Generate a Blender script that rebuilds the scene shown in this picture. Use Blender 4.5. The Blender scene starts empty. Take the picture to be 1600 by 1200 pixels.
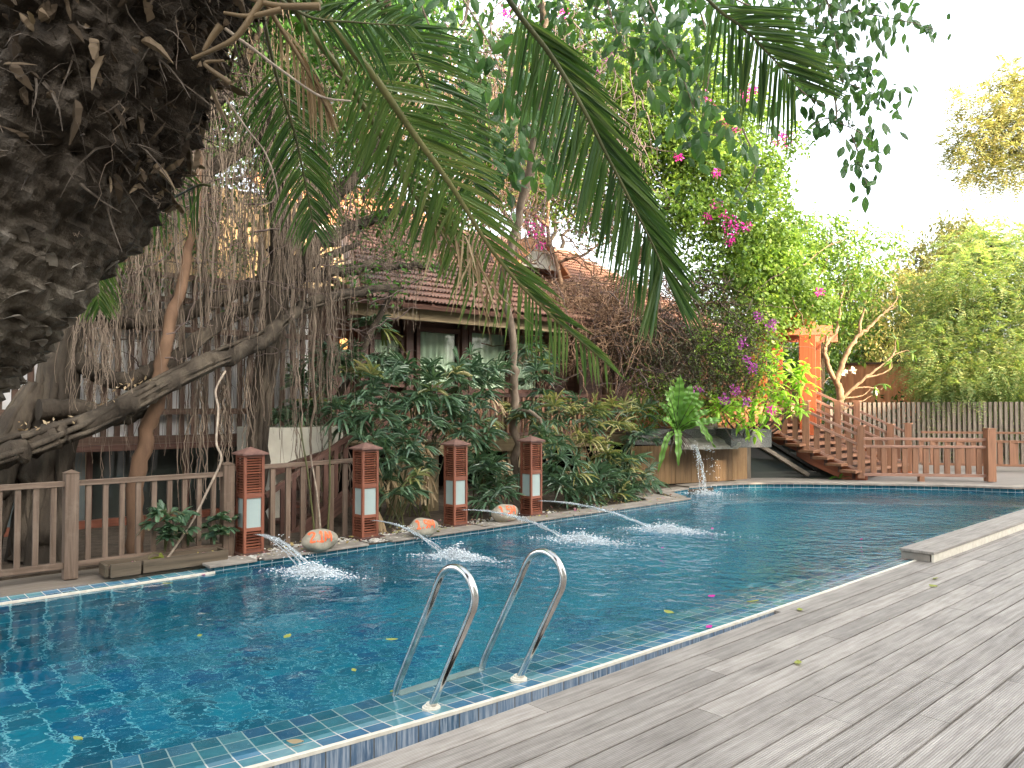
import bpy, math, random
import numpy as np
from mathutils import Vector, Matrix
from mathutils.geometry import tessellate_polygon
from mathutils.bvhtree import BVHTree

# ------------------------------------------------------------------ camera, sky, sun, exposure
SC = bpy.context.scene
COL = SC.collection
H = 1.5
FPX = 1202.0
PITCH = math.radians(1.43)
cam_d = bpy.data.cameras.new("camera")
cam_d.sensor_width = 36.0
cam_d.lens = 36.0 * FPX / 1600.0
cam_d.clip_start = 0.05
cam_d.clip_end = 600.0
cam = bpy.data.objects.new("camera", cam_d)
cam.location = (0, 0, H)
cam.rotation_euler = (math.radians(90) + PITCH, 0, 0)
COL.objects.link(cam)
SC.camera = cam

SUN_EL = math.radians(20)
SUN_DIR = Vector((0.70, -0.71, 0)).normalized() * math.cos(SUN_EL) + Vector((0, 0, math.sin(SUN_EL)))
world = bpy.data.worlds.new("World")
SC.world = world
world.use_nodes = True
wn = world.node_tree
sky = wn.nodes.new("ShaderNodeTexSky")
sky.sky_type = 'NISHITA'
sky.sun_disc = False
sky.sun_elevation = SUN_EL
sky.sun_rotation = math.atan2(SUN_DIR.x, SUN_DIR.y)
sky.air_density = 1.0
sky.dust_density = 5.0
sky.ozone_density = 0.6
bg = wn.nodes["Background"]
bg.inputs[1].default_value = 0.15
hz = wn.nodes.new("ShaderNodeHueSaturation")
hz.inputs["Saturation"].default_value = 0.35          # thin white haze
wn.links.new(sky.outputs[0], hz.inputs["Color"])
wn.links.new(hz.outputs[0], bg.inputs[0])
sun_d = bpy.data.lights.new("sun", 'SUN')
sun_d.energy = 2.0
sun_d.angle = math.radians(0.6)
sun_d.color = (1.0, 0.80, 0.56)
sun = bpy.data.objects.new("sun", sun_d)
sun.rotation_euler = (-SUN_DIR).to_track_quat('-Z', 'Y').to_euler()
sun.location = (20, -10, 20)
COL.objects.link(sun)
SC.view_settings.view_transform = 'Standard'
SC.view_settings.look = 'None'
SC.view_settings.exposure = 3.05
SC.view_settings.gamma = 1.0
SC.cycles.max_bounces = 8
SC.cycles.transmission_bounces = 6
SC.cycles.transparent_max_bounces = 6
SC.cycles.sample_clamp_indirect = 6.0
SC.cycles.use_denoising = True

# ------------------------------------------------------------------ placing helpers
CP, SP = math.cos(PITCH), math.sin(PITCH)
def ray(px, py):
    a = (px - 800.0) / FPX
    b = (600.0 - py) / FPX
    return np.array([a, CP - b * SP, SP + b * CP])
def P(px, py, Y):
    """world point seen at photo pixel (px,py) at distance Y in front of the camera"""
    r = ray(px, py)
    t = Y / r[1]
    return np.array([0, 0, H]) + r * t
def G(px, py, z=0.0):
    """world point seen at photo pixel on the level z"""
    r = ray(px, py)
    t = (z - H) / r[2]
    return np.array([0, 0, H]) + r * t
DU = np.array([0.741, 0.671, 0.0]); DU /= np.linalg.norm(DU)
DV = np.array([DU[1], -DU[0], 0.0])
ZV = np.array([0, 0, 1.0])
def W(u, v, z=0.0):
    """pool axes (u along the pool, v towards the deck) to world"""
    return DU * u + DV * v + ZV * z
def UV(p):
    p = np.asarray(p)
    return p @ DU, p @ DV
def PV(px, py, v):
    """world point at photo pixel on the vertical plane of constant v"""
    r = ray(px, py)
    t = v / (r @ DV)
    return np.array([0, 0, H]) + r * t
def unit(a):
    a = np.asarray(a, float)
    n = np.linalg.norm(a, axis=-1, keepdims=True)
    return a / np.maximum(n, 1e-9)
def spline(pts, n):
    """Catmull-Rom through pts, n samples"""
    p = np.asarray(pts, float)
    p = np.vstack([2 * p[0] - p[1], p, 2 * p[-1] - p[-2]])
    m = len(p) - 3
    ts = np.linspace(0, m - 1e-6, n)
    i = ts.astype(int); f = (ts - i)[:, None]
    a, b, c, d = p[i], p[i + 1], p[i + 2], p[i + 3]
    return 0.5 * (2 * b + (c - a) * f + (2 * a - 5 * b + 4 * c - d) * f**2 + (3 * b - a - 3 * c + d) * f**3)
def R(seed): return np.random.default_rng(seed)

# ------------------------------------------------------------------ mesh builder
class MB:
    def __init__(self): self.g = []; self.n = 0
    def add(self, v, f, uv=None):
        v = np.asarray(v, float); f = np.asarray(f, int)
        if uv is None: uv = np.zeros(f.shape + (2,))
        self.g.append((v, f + self.n, np.asarray(uv, float))); self.n += len(v)
        return self
    def beam(self, p0, p1, w, h, up=(0, 0, 1), off=(0, 0)):
        p0 = np.asarray(p0, float); p1 = np.asarray(p1, float)
        t = unit(p1 - p0); up = np.asarray(up, float)
        s = np.cross(t, up)
        if np.linalg.norm(s) < 1e-4: s = np.cross(t, DV)
        s = unit(s); k = unit(np.cross(s, t))
        p0 = p0 + s * off[0] + k * off[1]; p1 = p1 + s * off[0] + k * off[1]
        c = [-s * w / 2 - k * h / 2, s * w / 2 - k * h / 2, s * w / 2 + k * h / 2, -s * w / 2 + k * h / 2]
        v = [p0 + x for x in c] + [p1 + x for x in c]
        L = np.linalg.norm(p1 - p0); o = float(p0.sum() * 3.7 % 7)
        f = [(0, 1, 2, 3), (7, 6, 5, 4), (0, 4, 5, 1), (1, 5, 6, 2), (2, 6, 7, 3), (3, 7, 4, 0)]
        uv = [[(o, 0), (o, w), (o + h, w), (o + h, 0)]] * 2 + [[(o, q), (o + L, q), (o + L, q + x), (o, q + x)] for q, x in ((0, w), (w, h), (w + h, w), (2 * w + h, h))]
        return self.add(v, f, uv)
    def post(self, base, h, w, d=None, ax=None):
        """upright box on base, w along ax (default pool axis), d across"""
        ax = DU if ax is None else np.asarray(ax, float)
        b = np.asarray(base, float)
        return self.beam(b, b + ZV * h, d or w, w, up=ax)
    def box(self, c, su, sv, sz):
        """box in pool axes centred at c"""
        c = np.asarray(c, float)
        return self.beam(c - DU * su / 2, c + DU * su / 2, sv, sz)
    def tube(self, pts, r, n=6, cap=True):
        pts = np.asarray(pts, float); m = len(pts)
        r = np.broadcast_to(np.asarray(r, float), (m,))
        t = unit(np.gradient(pts, axis=0))
        ref = np.array([0.31, 0.87, 0.38])
        a = unit(np.cross(t, ref)); b = np.cross(t, a)
        ang = np.linspace(0, 2 * np.pi, n, endpoint=False)
        v = (pts[:, None] + r[:, None, None] * (a[:, None] * np.cos(ang)[None, :, None] + b[:, None] * np.sin(ang)[None, :, None])).reshape(-1, 3)
        i = np.arange(m - 1)[:, None] * n; j = np.arange(n)[None]; j2 = (j + 1) % n
        f = np.stack([i + j, i + j2, i + n + j2, i + n + j], -1).reshape(-1, 4)
        L = np.concatenate([[0], np.cumsum(np.linalg.norm(np.diff(pts, axis=0), axis=1))])
        rm = float(r.mean()) * 2 * np.pi
        u0 = np.repeat(L[:-1], n); u1 = np.repeat(L[1:], n)
        w0 = np.tile(np.arange(n) / n * rm, m - 1); w1 = np.tile((np.arange(n) + 1) / n * rm, m - 1)
        uv = np.stack([np.stack([u0, w0], -1), np.stack([u0, w1], -1), np.stack([u1, w1], -1), np.stack([u1, w0], -1)], 1)
        self.add(v, f, uv)
        if cap:
            self.add(v[:n], [list(range(n))[::-1]]); self.add(v[-n:], [list(range(n))])
        return self
    def poly(self, pts):
        """flat polygon (triangulated), uv in pool axes"""
        pts = np.asarray(pts, float)
        tri = tessellate_polygon([[Vector(p) for p in pts]])
        nrm = np.array([0, 0, 0.0])
        for i in range(len(pts)): nrm += np.cross(pts[i - 1], pts[i])
        f = []
        for t in tri:
            a, b, c = pts[list(t)]
            f.append(t if np.cross(b - a, c - a) @ nrm > 0 else t[::-1])
        f = np.array(f)
        q = np.stack([pts @ DU, pts @ DV], -1)
        return self.add(pts, f, q[f])
    def prism(self, pts, ext):
        """polygon extruded by the vector ext"""
        pts = np.asarray(pts, float); ext = np.asarray(ext, float); n = len(pts)
        nrm = np.array([0, 0, 0.0])
        c0 = pts.mean(0)
        for i in range(n): nrm += np.cross(pts[i - 1] - c0, pts[i] - c0)
        if nrm @ ext > 0: pts = pts[::-1]
        a = unit(pts[1] - pts[0]); b = unit(np.cross(unit(nrm), a))
        q = np.stack([(pts - c0) @ a, (pts - c0) @ b], -1)
        tri = np.array([t for t in tessellate_polygon([[Vector(p) for p in pts]])])
        nn = np.cross(pts[tri[:, 1]] - pts[tri[:, 0]], pts[tri[:, 2]] - pts[tri[:, 0]]) @ ext
        tri[nn > 0] = tri[nn > 0][:, ::-1]
        self.add(pts, tri, q[tri]); self.add(pts + ext, tri[:, ::-1], q[tri[:, ::-1]])
        L = np.concatenate([[0], np.cumsum(np.linalg.norm(np.diff(np.vstack([pts, pts[:1]]), axis=0), axis=1))])
        hh = np.linalg.norm(ext)
        v = np.vstack([pts, pts + ext])
        f = [(i, i + n, (i + 1) % n + n, (i + 1) % n) for i in range(n)]
        uv = [[(L[i], 0), (L[i], hh), (L[i + 1], hh), (L[i + 1], 0)] for i in range(n)]
        return self.add(v, f, uv)
    def sweep(self, path, prof):
        """profile points (offset along the path's right-hand normal, z) swept along a level path; uv = arc length, profile length"""
        path = np.asarray(path, float); t = unit(np.gradient(path, axis=0))
        nr = np.stack([t[:, 1], -t[:, 0], 0 * t[:, 0]], -1)
        prof = np.asarray(prof, float); k = len(prof); m = len(path)
        v = (path[:, None] + nr[:, None] * prof[None, :, :1] + ZV * prof[None, :, 1:2]).reshape(-1, 3)
        L = np.concatenate([[0], np.cumsum(np.linalg.norm(np.diff(path, axis=0), axis=1))])
        Q = np.concatenate([[0], np.cumsum(np.linalg.norm(np.diff(prof, axis=0), axis=1))])
        f, uv = [], []
        for i in range(m - 1):
            for j in range(k - 1):
                f.append((i * k + j, i * k + j + 1, (i + 1) * k + j + 1, (i + 1) * k + j))
                uv.append([(L[i], Q[j]), (L[i], Q[j + 1]), (L[i + 1], Q[j + 1]), (L[i + 1], Q[j])])
        return self.add(v, f, uv)
    def strips(self, P0, D, Wd, L, wid, droop=0.0, prof=(0.5, 1, 0.8, 0.06), fold=0.25, side=0.0):
        """many blades at once: start, direction, width direction, length, width, sag"""
        N = len(P0); K = len(prof)
        L = np.broadcast_to(np.asarray(L, float), (N,)); wid = np.broadcast_to(np.asarray(wid, float), (N,)); droop = np.broadcast_to(np.asarray(droop, float), (N,)); side = np.broadcast_to(np.asarray(side, float), (N,))
        D = unit(D); Wd = unit(Wd - (Wd * D).sum(-1, keepdims=True) * D); Nn = np.cross(D, Wd)
        vs = []
        for k in range(K):
            s = k / (K - 1)
            c = P0 + D * (L * s)[:, None] - ZV * (droop * L * s * s)[:, None] + Wd * (side * L * s * s)[:, None]
            hw = (wid * prof[k] / 2)[:, None]
            vs += [c - Wd * hw, c - Nn * hw * fold * 2, c + Wd * hw]
        v = np.stack(vs, 1).reshape(-1, 3)
        b = np.arange(N)[:, None] * (3 * K); f = []
        for k in range(K - 1):
            for e in (0, 1):
                f.append(np.stack([b[:, 0] + 3 * k + e, b[:, 0] + 3 * k + e + 1, b[:, 0] + 3 * k + e + 4, b[:, 0] + 3 * k + e + 3], -1))
        S_ = np.linspace(0, 1, K); uv = []
        rnd = (np.arange(N) * 0.618) % 1
        for k in range(K - 1):
            for e in (0, 1):
                a = np.zeros((N, 4, 2)); a[:, 0, 0] = a[:, 1, 0] = S_[k]; a[:, 2, 0] = a[:, 3, 0] = S_[k + 1]; a[:, :, 1] = rnd[:, None]; uv.append(a)
        return self.add(v, np.concatenate(f), np.concatenate(uv))
    def rhombs(self, P0, D, Wd, L, wid):
        N = len(P0)
        L = np.broadcast_to(np.asarray(L, float), (N,))[:, None]; wid = np.broadcast_to(np.asarray(wid, float), (N,))[:, None]
        D = unit(D); Wd = unit(Wd - (Wd * D).sum(-1, keepdims=True) * D)
        v = np.stack([P0, P0 + D * L * .45 + Wd * wid / 2, P0 + D * L, P0 + D * L * .45 - Wd * wid / 2], 1).reshape(-1, 3)
        return self.add(v, np.arange(4 * N).reshape(N, 4))
    def blobs(self, C, S, seed=0, sub=1):
        """many small lumpy stones / drops: centres, radii (N,3)"""
        rg = R(seed)
        t = (1 + 5 ** .5) / 2
        iv = unit(np.array([(-1, t, 0), (1, t, 0), (-1, -t, 0), (1, -t, 0), (0, -1, t), (0, 1, t), (0, -1, -t), (0, 1, -t), (t, 0, -1), (t, 0, 1), (-t, 0, -1), (-t, 0, 1)], float))
        ff = np.array([(0, 11, 5), (0, 5, 1), (0, 1, 7), (0, 7, 10), (0, 10, 11), (1, 5, 9), (5, 11, 4), (11, 10, 2), (10, 7, 6), (7, 1, 8), (3, 9, 4), (3, 4, 2), (3, 2, 6), (3, 6, 8), (3, 8, 9), (4, 9, 5), (2, 4, 11), (6, 2, 10), (8, 6, 7), (9, 8, 1)])
        C = np.asarray(C, float); N = len(C); S = np.broadcast_to(np.asarray(S, float), (N, 3))
        a = rg.uniform(0, 6.28, N); ca, sa = np.cos(a), np.sin(a)
        v = iv[None] * S[:, None] * rg.uniform(.85, 1.15, (N, 12, 1))
        x = v[..., 0] * ca[:, None] - v[..., 1] * sa[:, None]; y = v[..., 0] * sa[:, None] + v[..., 1] * ca[:, None]
        v = np.stack([x, y, v[..., 2]], -1) + C[:, None]
        f = ff[None] + np.arange(N)[:, None, None] * 12
        return self.add(v.reshape(-1, 3), f.reshape(-1, 3))
    def mesh(self, name, origin, smooth):
        me = bpy.data.meshes.new(name)
        v = np.concatenate([g[0] for g in self.g]) - np.asarray(origin)
        loops = np.concatenate([g[1].ravel() for g in self.g])
        sizes = np.concatenate([np.full(len(g[1]), g[1].shape[1]) for g in self.g])
        uv = np.concatenate([g[2].reshape(-1, 2) for g in self.g])
        me.vertices.add(len(v)); me.vertices.foreach_set("co", v.astype(np.float32).ravel())
        me.loops.add(len(loops)); me.loops.foreach_set("vertex_index", loops.astype(np.int32))
        me.polygons.add(len(sizes)); me.polygons.foreach_set("loop_start", np.concatenate([[0], np.cumsum(sizes)[:-1]]).astype(np.int32))
        me.polygons.foreach_set("use_smooth", np.full(len(sizes), bool(smooth)))
        l = me.uv_layers.new(name="UVMap"); l.data.foreach_set("uv", uv.astype(np.float32).ravel())
        me.update(calc_edges=True); me.validate()
        return me

def origin_of(parent):
    o = np.zeros(3)
    while parent is not None:
        o = o + np.array(parent.location); parent = parent.parent
    return o
def obj(name, mb, mat, parent=None, smooth=False, bevel=0, label=None, loc=None):
    org = origin_of(parent) + (np.asarray(loc) - origin_of(parent) if loc is not None else 0)
    o = bpy.data.objects.new(name, mb.mesh(name, org, smooth))
    for m in (mat if isinstance(mat, (list, tuple)) else [mat]): o.data.materials.append(m)
    if parent is not None: o.parent = parent
    if loc is not None: o.location = np.asarray(loc) - origin_of(parent)
    COL.objects.link(o)
    if bevel:
        b = o.modifiers.new("bevel", 'BEVEL'); b.width = bevel; b.segments = 2; b.limit_method = 'ANGLE'
    if label: o["label"] = label
    return o
def tag(o, label, cat, group=None, kind=None):
    o["label"] = label; o["category"] = cat
    if group: o["group"] = group
    if kind: o["kind"] = kind
    return o
def thing(name, label, cat, loc=(0, 0, 0), group=None):
    o = bpy.data.objects.new(name, None); COL.objects.link(o)
    o.location = loc; o.empty_display_size = 0.1
    return tag(o, label, cat, group)
def struct(name, mb, mat, smooth=False, kind='structure'):
    o = obj(name, mb, mat, None, smooth); o["kind"] = kind
    return o
def copy_tree(o, label=None, parent=None):
    c = o.copy(); COL.objects.link(c)
    if parent is not None: c.parent = parent
    if label: c["label"] = label
    for ch in list(o.children): copy_tree(ch, None, c)
    return c

# ------------------------------------------------------------------ materials
def new_mat(name):
    m = bpy.data.materials.new(name); m.use_nodes = True
    nt = m.node_tree
    return m, nt, nt.nodes["Principled BSDF"], nt.nodes["Material Output"]
def nd(nt, typ, **kw):
    n = nt.nodes.new("ShaderNode" + typ)
    for k, v in kw.items():
        if k.startswith("i_"):
            key = k[2:]
            n.inputs[int(key) if key.isdigit() else key.replace("_", " ")].default_value = v
        else: setattr(n, k, v)
    return n
def ramp(nt, src, stops):
    r = nd(nt, "ValToRGB")
    e = r.color_ramp.elements
    while len(e) < len(stops): e.new(0.5)
    for el, (p, c) in zip(e, stops): el.position = p; el.color = tuple(c) + (1,) if len(c) == 3 else c
    nt.links.new(src, r.inputs[0]); return r
def mixc(nt, fac, a, b, typ='MIX'):
    m = nd(nt, "Mix", data_type='RGBA', blend_type=typ)
    for s, i in ((fac, 0), (a, 6), (b, 7)):
        if hasattr(s, "is_linked"): nt.links.new(s, m.inputs[i])
        elif isinstance(s, (int, float)): m.inputs[i].default_value = s
        else: m.inputs[i].default_value = tuple(s) + (1,)
    return m.outputs[2]
def coords(nt, kind="Object", scale=(1, 1, 1)):
    t = nd(nt, "TexCoord"); mp = nd(nt, "Mapping"); mp.inputs["Scale"].default_value = scale
    nt.links.new(t.outputs[kind], mp.inputs[0]); return mp.outputs[0]
def noise(nt, vec, scale, detail=4, rough=0.55, dist=0.0):
    n = nd(nt, "TexNoise", i_Scale=scale, i_Detail=detail, i_Roughness=rough, i_Distortion=dist)
    nt.links.new(vec, n.inputs["Vector"]); return n.outputs["Fac"]
def bump(nt, h, strength, dist, bs, prev=None):
    b = nd(nt, "Bump", i_Strength=strength, i_Distance=dist)
    nt.links.new(h, b.inputs["Height"])
    if prev is not None: nt.links.new(prev, b.inputs["Normal"])
    if bs is not None: nt.links.new(b.outputs[0], bs.inputs["Normal"])
    return b.outputs[0]

def m_simple(name, c1, c2, scale=6, rough=0.7, bmp=0.3, bdist=0.01, stretch=(1, 1, 1), kind="Object", spec=0.3, detail=5, c3=None):
    m, nt, bs, out = new_mat(name)
    v = coords(nt, kind, stretch)
    n = noise(nt, v, scale, detail, 0.6)
    st = [(0.3, c1), (0.7, c2)] if c3 is None else [(0.25, c1), (0.5, c2), (0.75, c3)]
    r = ramp(nt, n, st)
    nt.links.new(r.outputs[0], bs.inputs["Base Color"])
    bs.inputs["Roughness"].default_value = rough
    bs.inputs["Specular IOR Level"].default_value = spec
    if bmp: bump(nt, noise(nt, v, scale * 3, 5, 0.65), bmp, bdist, bs)
    return m
def m_wood(name, c1, c2, rough=0.65, grain=28, along=1.6, c3=None, spec=0.3, wear=0.35, wearcol=None):
    """sawn wood, grain along uv.x"""
    m, nt, bs, out = new_mat(name)
    v = coords(nt, "UV", (along, grain, 1))
    n = noise(nt, v, 1.0, 6, 0.65, 0.6)
    g = nd(nt, "NewGeometry")
    r = ramp(nt, n, [(0.32, c1), (0.68, c2)])
    hsv = nd(nt, "HueSaturation"); nt.links.new(r.outputs[0], hsv.inputs["Color"])
    mr = nd(nt, "MapRange", i_3=0.75, i_4=1.2); nt.links.new(g.outputs["Random Per Island"], mr.inputs[0]); nt.links.new(mr.outputs[0], hsv.inputs["Value"])
    c = hsv.outputs[0]
    if wearcol:
        w = ramp(nt, noise(nt, coords(nt, "Object"), 5, 6, 0.7), [(0.5, (0, 0, 0)), (0.72, (1, 1, 1))])
        mm = nd(nt, "Math", operation='MULTIPLY'); mm.inputs[1].default_value = wear; nt.links.new(w.outputs[0], mm.inputs[0])
        c = mixc(nt, mm.outputs[0], c, wearcol)
    nt.links.new(c, bs.inputs["Base Color"])
    bs.inputs["Roughness"].default_value = rough; bs.inputs["Specular IOR Level"].default_value = spec
    bump(nt, n, 0.35, 0.004, bs)
    return m
def m_leaf(name, cols, trans=0.35, rough=0.45, spec=0.35, tcol=None, dirt=None, clump=0.0, tip=None):
    """leaf with per-leaf colour and light through the blade"""
    m, nt, bs, out = new_mat(name)
    g = nd(nt, "NewGeometry")
    k = len(cols)
    r = ramp(nt, g.outputs["Random Per Island"], [(i / max(1, k - 1), c) for i, c in enumerate(cols)])
    c = r.outputs[0]
    if clump:
        cl = ramp(nt, noise(nt, coords(nt, "Object"), clump, 2, 0.5), [(0.35, (0.6, 0.62, 0.6)), (0.65, (1.25, 1.2, 1.05))])
        c = mixc(nt, 1.0, c, cl.outputs[0], 'MULTIPLY')
    if dirt:
        d = ramp(nt, noise(nt, coords(nt, "Object"), dirt[1], 3, 0.6), [(0.52, (0, 0, 0)), (0.75, (1, 1, 1))])
        c = mixc(nt, d.outputs[0], c, dirt[0])
    if tip:
        # browned, split ends: how far down the blade differs leaf by leaf
        sx = nd(nt, "SeparateXYZ"); nt.links.new(coords(nt, "UV"), sx.inputs[0])
        pw = nd(nt, "MapRange", i_1=0.0, i_2=1.0, i_3=0.84, i_4=1.35); nt.links.new(sx.outputs[1], pw.inputs[0])
        sb = nd(nt, "Math", operation='SUBTRACT'); nt.links.new(sx.outputs[0], sb.inputs[0]); nt.links.new(pw.outputs[0], sb.inputs[1])
        mr = nd(nt, "MapRange", i_1=0.0, i_2=0.12); nt.links.new(sb.outputs[0], mr.inputs[0])
        c = mixc(nt, mr.outputs[0], c, tip)
    nt.links.new(c, bs.inputs["Base Color"])
    bs.inputs["Roughness"].default_value = rough; bs.inputs["Specular IOR Level"].default_value = spec
    t = nd(nt, "BsdfTranslucent")
    if tcol is None: tcol = (1.25, 1.32, 0.7)
    nt.links.new(mixc(nt, 1.0, c, tcol, 'MULTIPLY'), t.inputs[0])
    mx = nd(nt, "MixShader", i_0=trans)
    nt.links.new(bs.outputs[0], mx.inputs[1]); nt.links.new(t.outputs[0], mx.inputs[2])
    nt.links.new(mx.outputs[0], out.inputs[0])
    return m
def m_tile(name, cols, grout, size, rough=0.25, mortar=0.035, streak=None, kind="UV", spec=0.5):
    m, nt, bs, out = new_mat(name)
    v = coords(nt, kind, (1 / size, 1 / size, 1 / size))
    b = nd(nt, "TexBrick", offset=0.0, squash=1.0, i_Scale=1.0, i_Mortar_Size=mortar, i_Brick_Width=1.0, i_Row_Height=1.0, i_Mortar_Smooth=0.1)
    nt.links.new(v, b.inputs["Vector"])
    fl = nd(nt, "VectorMath", operation='FLOOR'); nt.links.new(v, fl.inputs[0])
    wnn = nd(nt, "TexWhiteNoise", noise_dimensions='3D'); nt.links.new(fl.outputs[0], wnn.inputs["Vector"])
    k = len(cols)
    r = ramp(nt, wnn.outputs["Value"], [(i / (k - 1), c) for i, c in enumerate(cols)])
    c = r.outputs[0]
    n2 = ramp(nt, noise(nt, v, 0.9, 5, 0.65), [(0.3, (0.72, 0.75, 0.78)), (0.7, (1.2, 1.15, 1.1))])
    c = mixc(nt, 1.0, c, n2.outputs[0], 'MULTIPLY')
    if streak:
        vs = coords(nt, kind, (60, 3, 1))
        s = ramp(nt, noise(nt, vs, 1, 4, 0.7), [(0.45, (0, 0, 0)), (0.62, (1, 1, 1))])
        c = mixc(nt, s.outputs[0], c, streak)
    c = mixc(nt, b.outputs["Fac"], c, grout)
    nt.links.new(c, bs.inputs["Base Color"])
    bs.inputs["Roughness"].default_value = rough; bs.inputs["Specular IOR Level"].default_value = spec
    inv = nd(nt, "Math", operation='SUBTRACT'); inv.inputs[0].default_value = 1; nt.links.new(b.outputs["Fac"], inv.inputs[1])
    bump(nt, inv.outputs[0], 0.5, 0.003, bs)
    return m

M = {}
M['leaf_palm'] = m_leaf("palm leaflet", [(0.03, 0.068, 0.022), (0.056, 0.115, 0.032), (0.092, 0.16, 0.046), (0.13, 0.185, 0.06)], 0.42, 0.33, 0.5, tip=(0.2, 0.14, 0.06))
M['leaf_palm_y'] = m_leaf("olive palm leaflet", [(0.05, 0.095, 0.026), (0.088, 0.155, 0.04), (0.14, 0.2, 0.062), (0.2, 0.22, 0.085)], 0.42, 0.35, 0.45, tip=(0.28, 0.2, 0.1))  # lighter olive green than the other palm leaflets
M['leaf_dry'] = m_leaf("dry leaf", [(0.2, 0.13, 0.07), (0.38, 0.28, 0.16), (0.5, 0.4, 0.26)], 0.3, 0.7, 0.2, (1.1, 1, .8))
M['rachis'] = m_simple("palm midrib", (0.075, 0.08, 0.022), (0.18, 0.17, 0.062), 5, 0.5, 0.2, 0.004)
M['rachis_d'] = m_simple("dark palm midrib", (0.045, 0.05, 0.018), (0.10, 0.10, 0.035), 5, 0.5, 0.2, 0.004)
M['rachis_b'] = m_simple("brown palm midrib", (0.08, 0.052, 0.024), (0.19, 0.13, 0.065), 5, 0.6, 0.2, 0.004)
def m_bark_palm():
    """dark fibrous head, greyer weathered leaf scars lower down the trunk"""
    m, nt, bs, out = new_mat("palm bark")
    v = coords(nt)
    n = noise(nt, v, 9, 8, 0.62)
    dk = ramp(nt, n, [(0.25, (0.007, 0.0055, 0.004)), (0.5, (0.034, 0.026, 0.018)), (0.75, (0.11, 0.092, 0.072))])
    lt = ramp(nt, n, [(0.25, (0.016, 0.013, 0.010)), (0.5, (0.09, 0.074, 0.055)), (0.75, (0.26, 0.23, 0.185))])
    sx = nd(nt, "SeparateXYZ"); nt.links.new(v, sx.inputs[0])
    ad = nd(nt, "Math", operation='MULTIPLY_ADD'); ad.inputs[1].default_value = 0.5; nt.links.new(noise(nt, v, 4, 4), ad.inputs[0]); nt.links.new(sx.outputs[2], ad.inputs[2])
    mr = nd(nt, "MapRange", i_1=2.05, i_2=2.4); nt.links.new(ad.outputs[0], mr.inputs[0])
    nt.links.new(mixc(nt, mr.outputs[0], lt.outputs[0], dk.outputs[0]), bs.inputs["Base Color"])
    bs.inputs["Roughness"].default_value = 0.9; bs.inputs["Specular IOR Level"].default_value = 0.15
    bump(nt, noise(nt, v, 27, 5, 0.65), 0.9, 0.03, bs)
    return m
M['bark_palm'] = m_bark_palm()
M['bark_stub'] = m_simple("dark fibre", (0.012, 0.009, 0.0065), (0.055, 0.042, 0.03), 12, 0.8, 0.6, 0.012, c3=(0.17, 0.14, 0.11), detail=8, spec=0.2)
M['leaf_scar'] = m_simple("weathered leaf base", (0.03, 0.024, 0.018), (0.17, 0.145, 0.112), 10, 0.8, 0.6, 0.012, c3=(0.5, 0.45, 0.375), detail=8, spec=0.2)
M['fibre'] = m_simple("pale dry root", (0.16, 0.12, 0.09), (0.4, 0.33, 0.25), 12, 0.8, 0.2, 0.003)
M['bark_fig'] = m_simple("fig bark", (0.018, 0.014, 0.010), (0.048, 0.038, 0.028), 5, 0.9, 0.9, 0.03, (1, 1, 0.35), detail=8, spec=0.15, c3=(0.115, 0.092, 0.066))
M['bark_root'] = m_simple("aerial root bark", (0.085, 0.063, 0.046), (0.24, 0.185, 0.138), 9, 0.85, 0.5, 0.01, (1, 1, 0.3), spec=0.15)
M['bark_red'] = m_simple("reddish brown root bark", (0.075, 0.042, 0.025), (0.16, 0.095, 0.056), 6, 0.8, 0.5, 0.01, (1, 1, 0.4), spec=0.2)
M['bark_tan'] = m_simple("tan frangipani bark", (0.15, 0.09, 0.045), (0.27, 0.185, 0.105), 7, 0.75, 0.4, 0.01, spec=0.2)
M['twig'] = m_simple("twig", (0.10, 0.06, 0.04), (0.25, 0.15, 0.085), 8, 0.8, 0.2, 0.003)
M['twig_grey'] = m_simple("grey brown twig", (0.06, 0.042, 0.035), (0.14, 0.1, 0.085), 8, 0.8, 0.2, 0.003)
M['leaf_broad'] = m_leaf("broad canopy leaf", [(0.03, 0.068, 0.025), (0.05, 0.115, 0.042), (0.09, 0.175, 0.055), (0.055, 0.105, 0.05)], 0.5, 0.4, 0.35, (1.5, 1.6, .7))
M['leaf_boug'] = m_leaf("bougainvillea leaf", [(0.07, 0.14, 0.03), (0.15, 0.25, 0.05), (0.27, 0.36, 0.08)], 0.45, 0.5, 0.3, clump=1.3)
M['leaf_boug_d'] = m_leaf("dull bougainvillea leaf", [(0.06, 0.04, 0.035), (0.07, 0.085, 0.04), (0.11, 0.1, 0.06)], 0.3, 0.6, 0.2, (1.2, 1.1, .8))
M['bract'] = m_leaf("magenta bract", [(0.5, 0.02, 0.22), (0.68, 0.04, 0.34), (0.75, 0.1, 0.45)], 0.4, 0.5, 0.2, (1.2, .8, 1.1))
M['bract_p'] = m_leaf("purple bract", [(0.3, 0.05, 0.25), (0.45, 0.12, 0.4)], 0.35, 0.5, 0.2, (1.2, .8, 1.1))
M['leaf_rhapis'] = m_leaf("lady palm leaf", [(0.036, 0.076, 0.042), (0.07, 0.132, 0.07), (0.12, 0.195, 0.11)], 0.25, 0.28, 0.6, tip=(0.22, 0.17, 0.09))
M['leaf_rhapis_y'] = m_leaf("sun-tinted yellow lady palm leaf", [(0.06, 0.1, 0.03), (0.2, 0.22, 0.07), (0.44, 0.38, 0.17)], 0.35, 0.35, 0.5)  # yellow also stands in for sunlight on the clump past the fourth lamp
M['leaf_fern'] = m_leaf("fern frond", [(0.12, 0.26, 0.045), (0.17, 0.34, 0.065)], 0.45, 0.35, 0.4)
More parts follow.
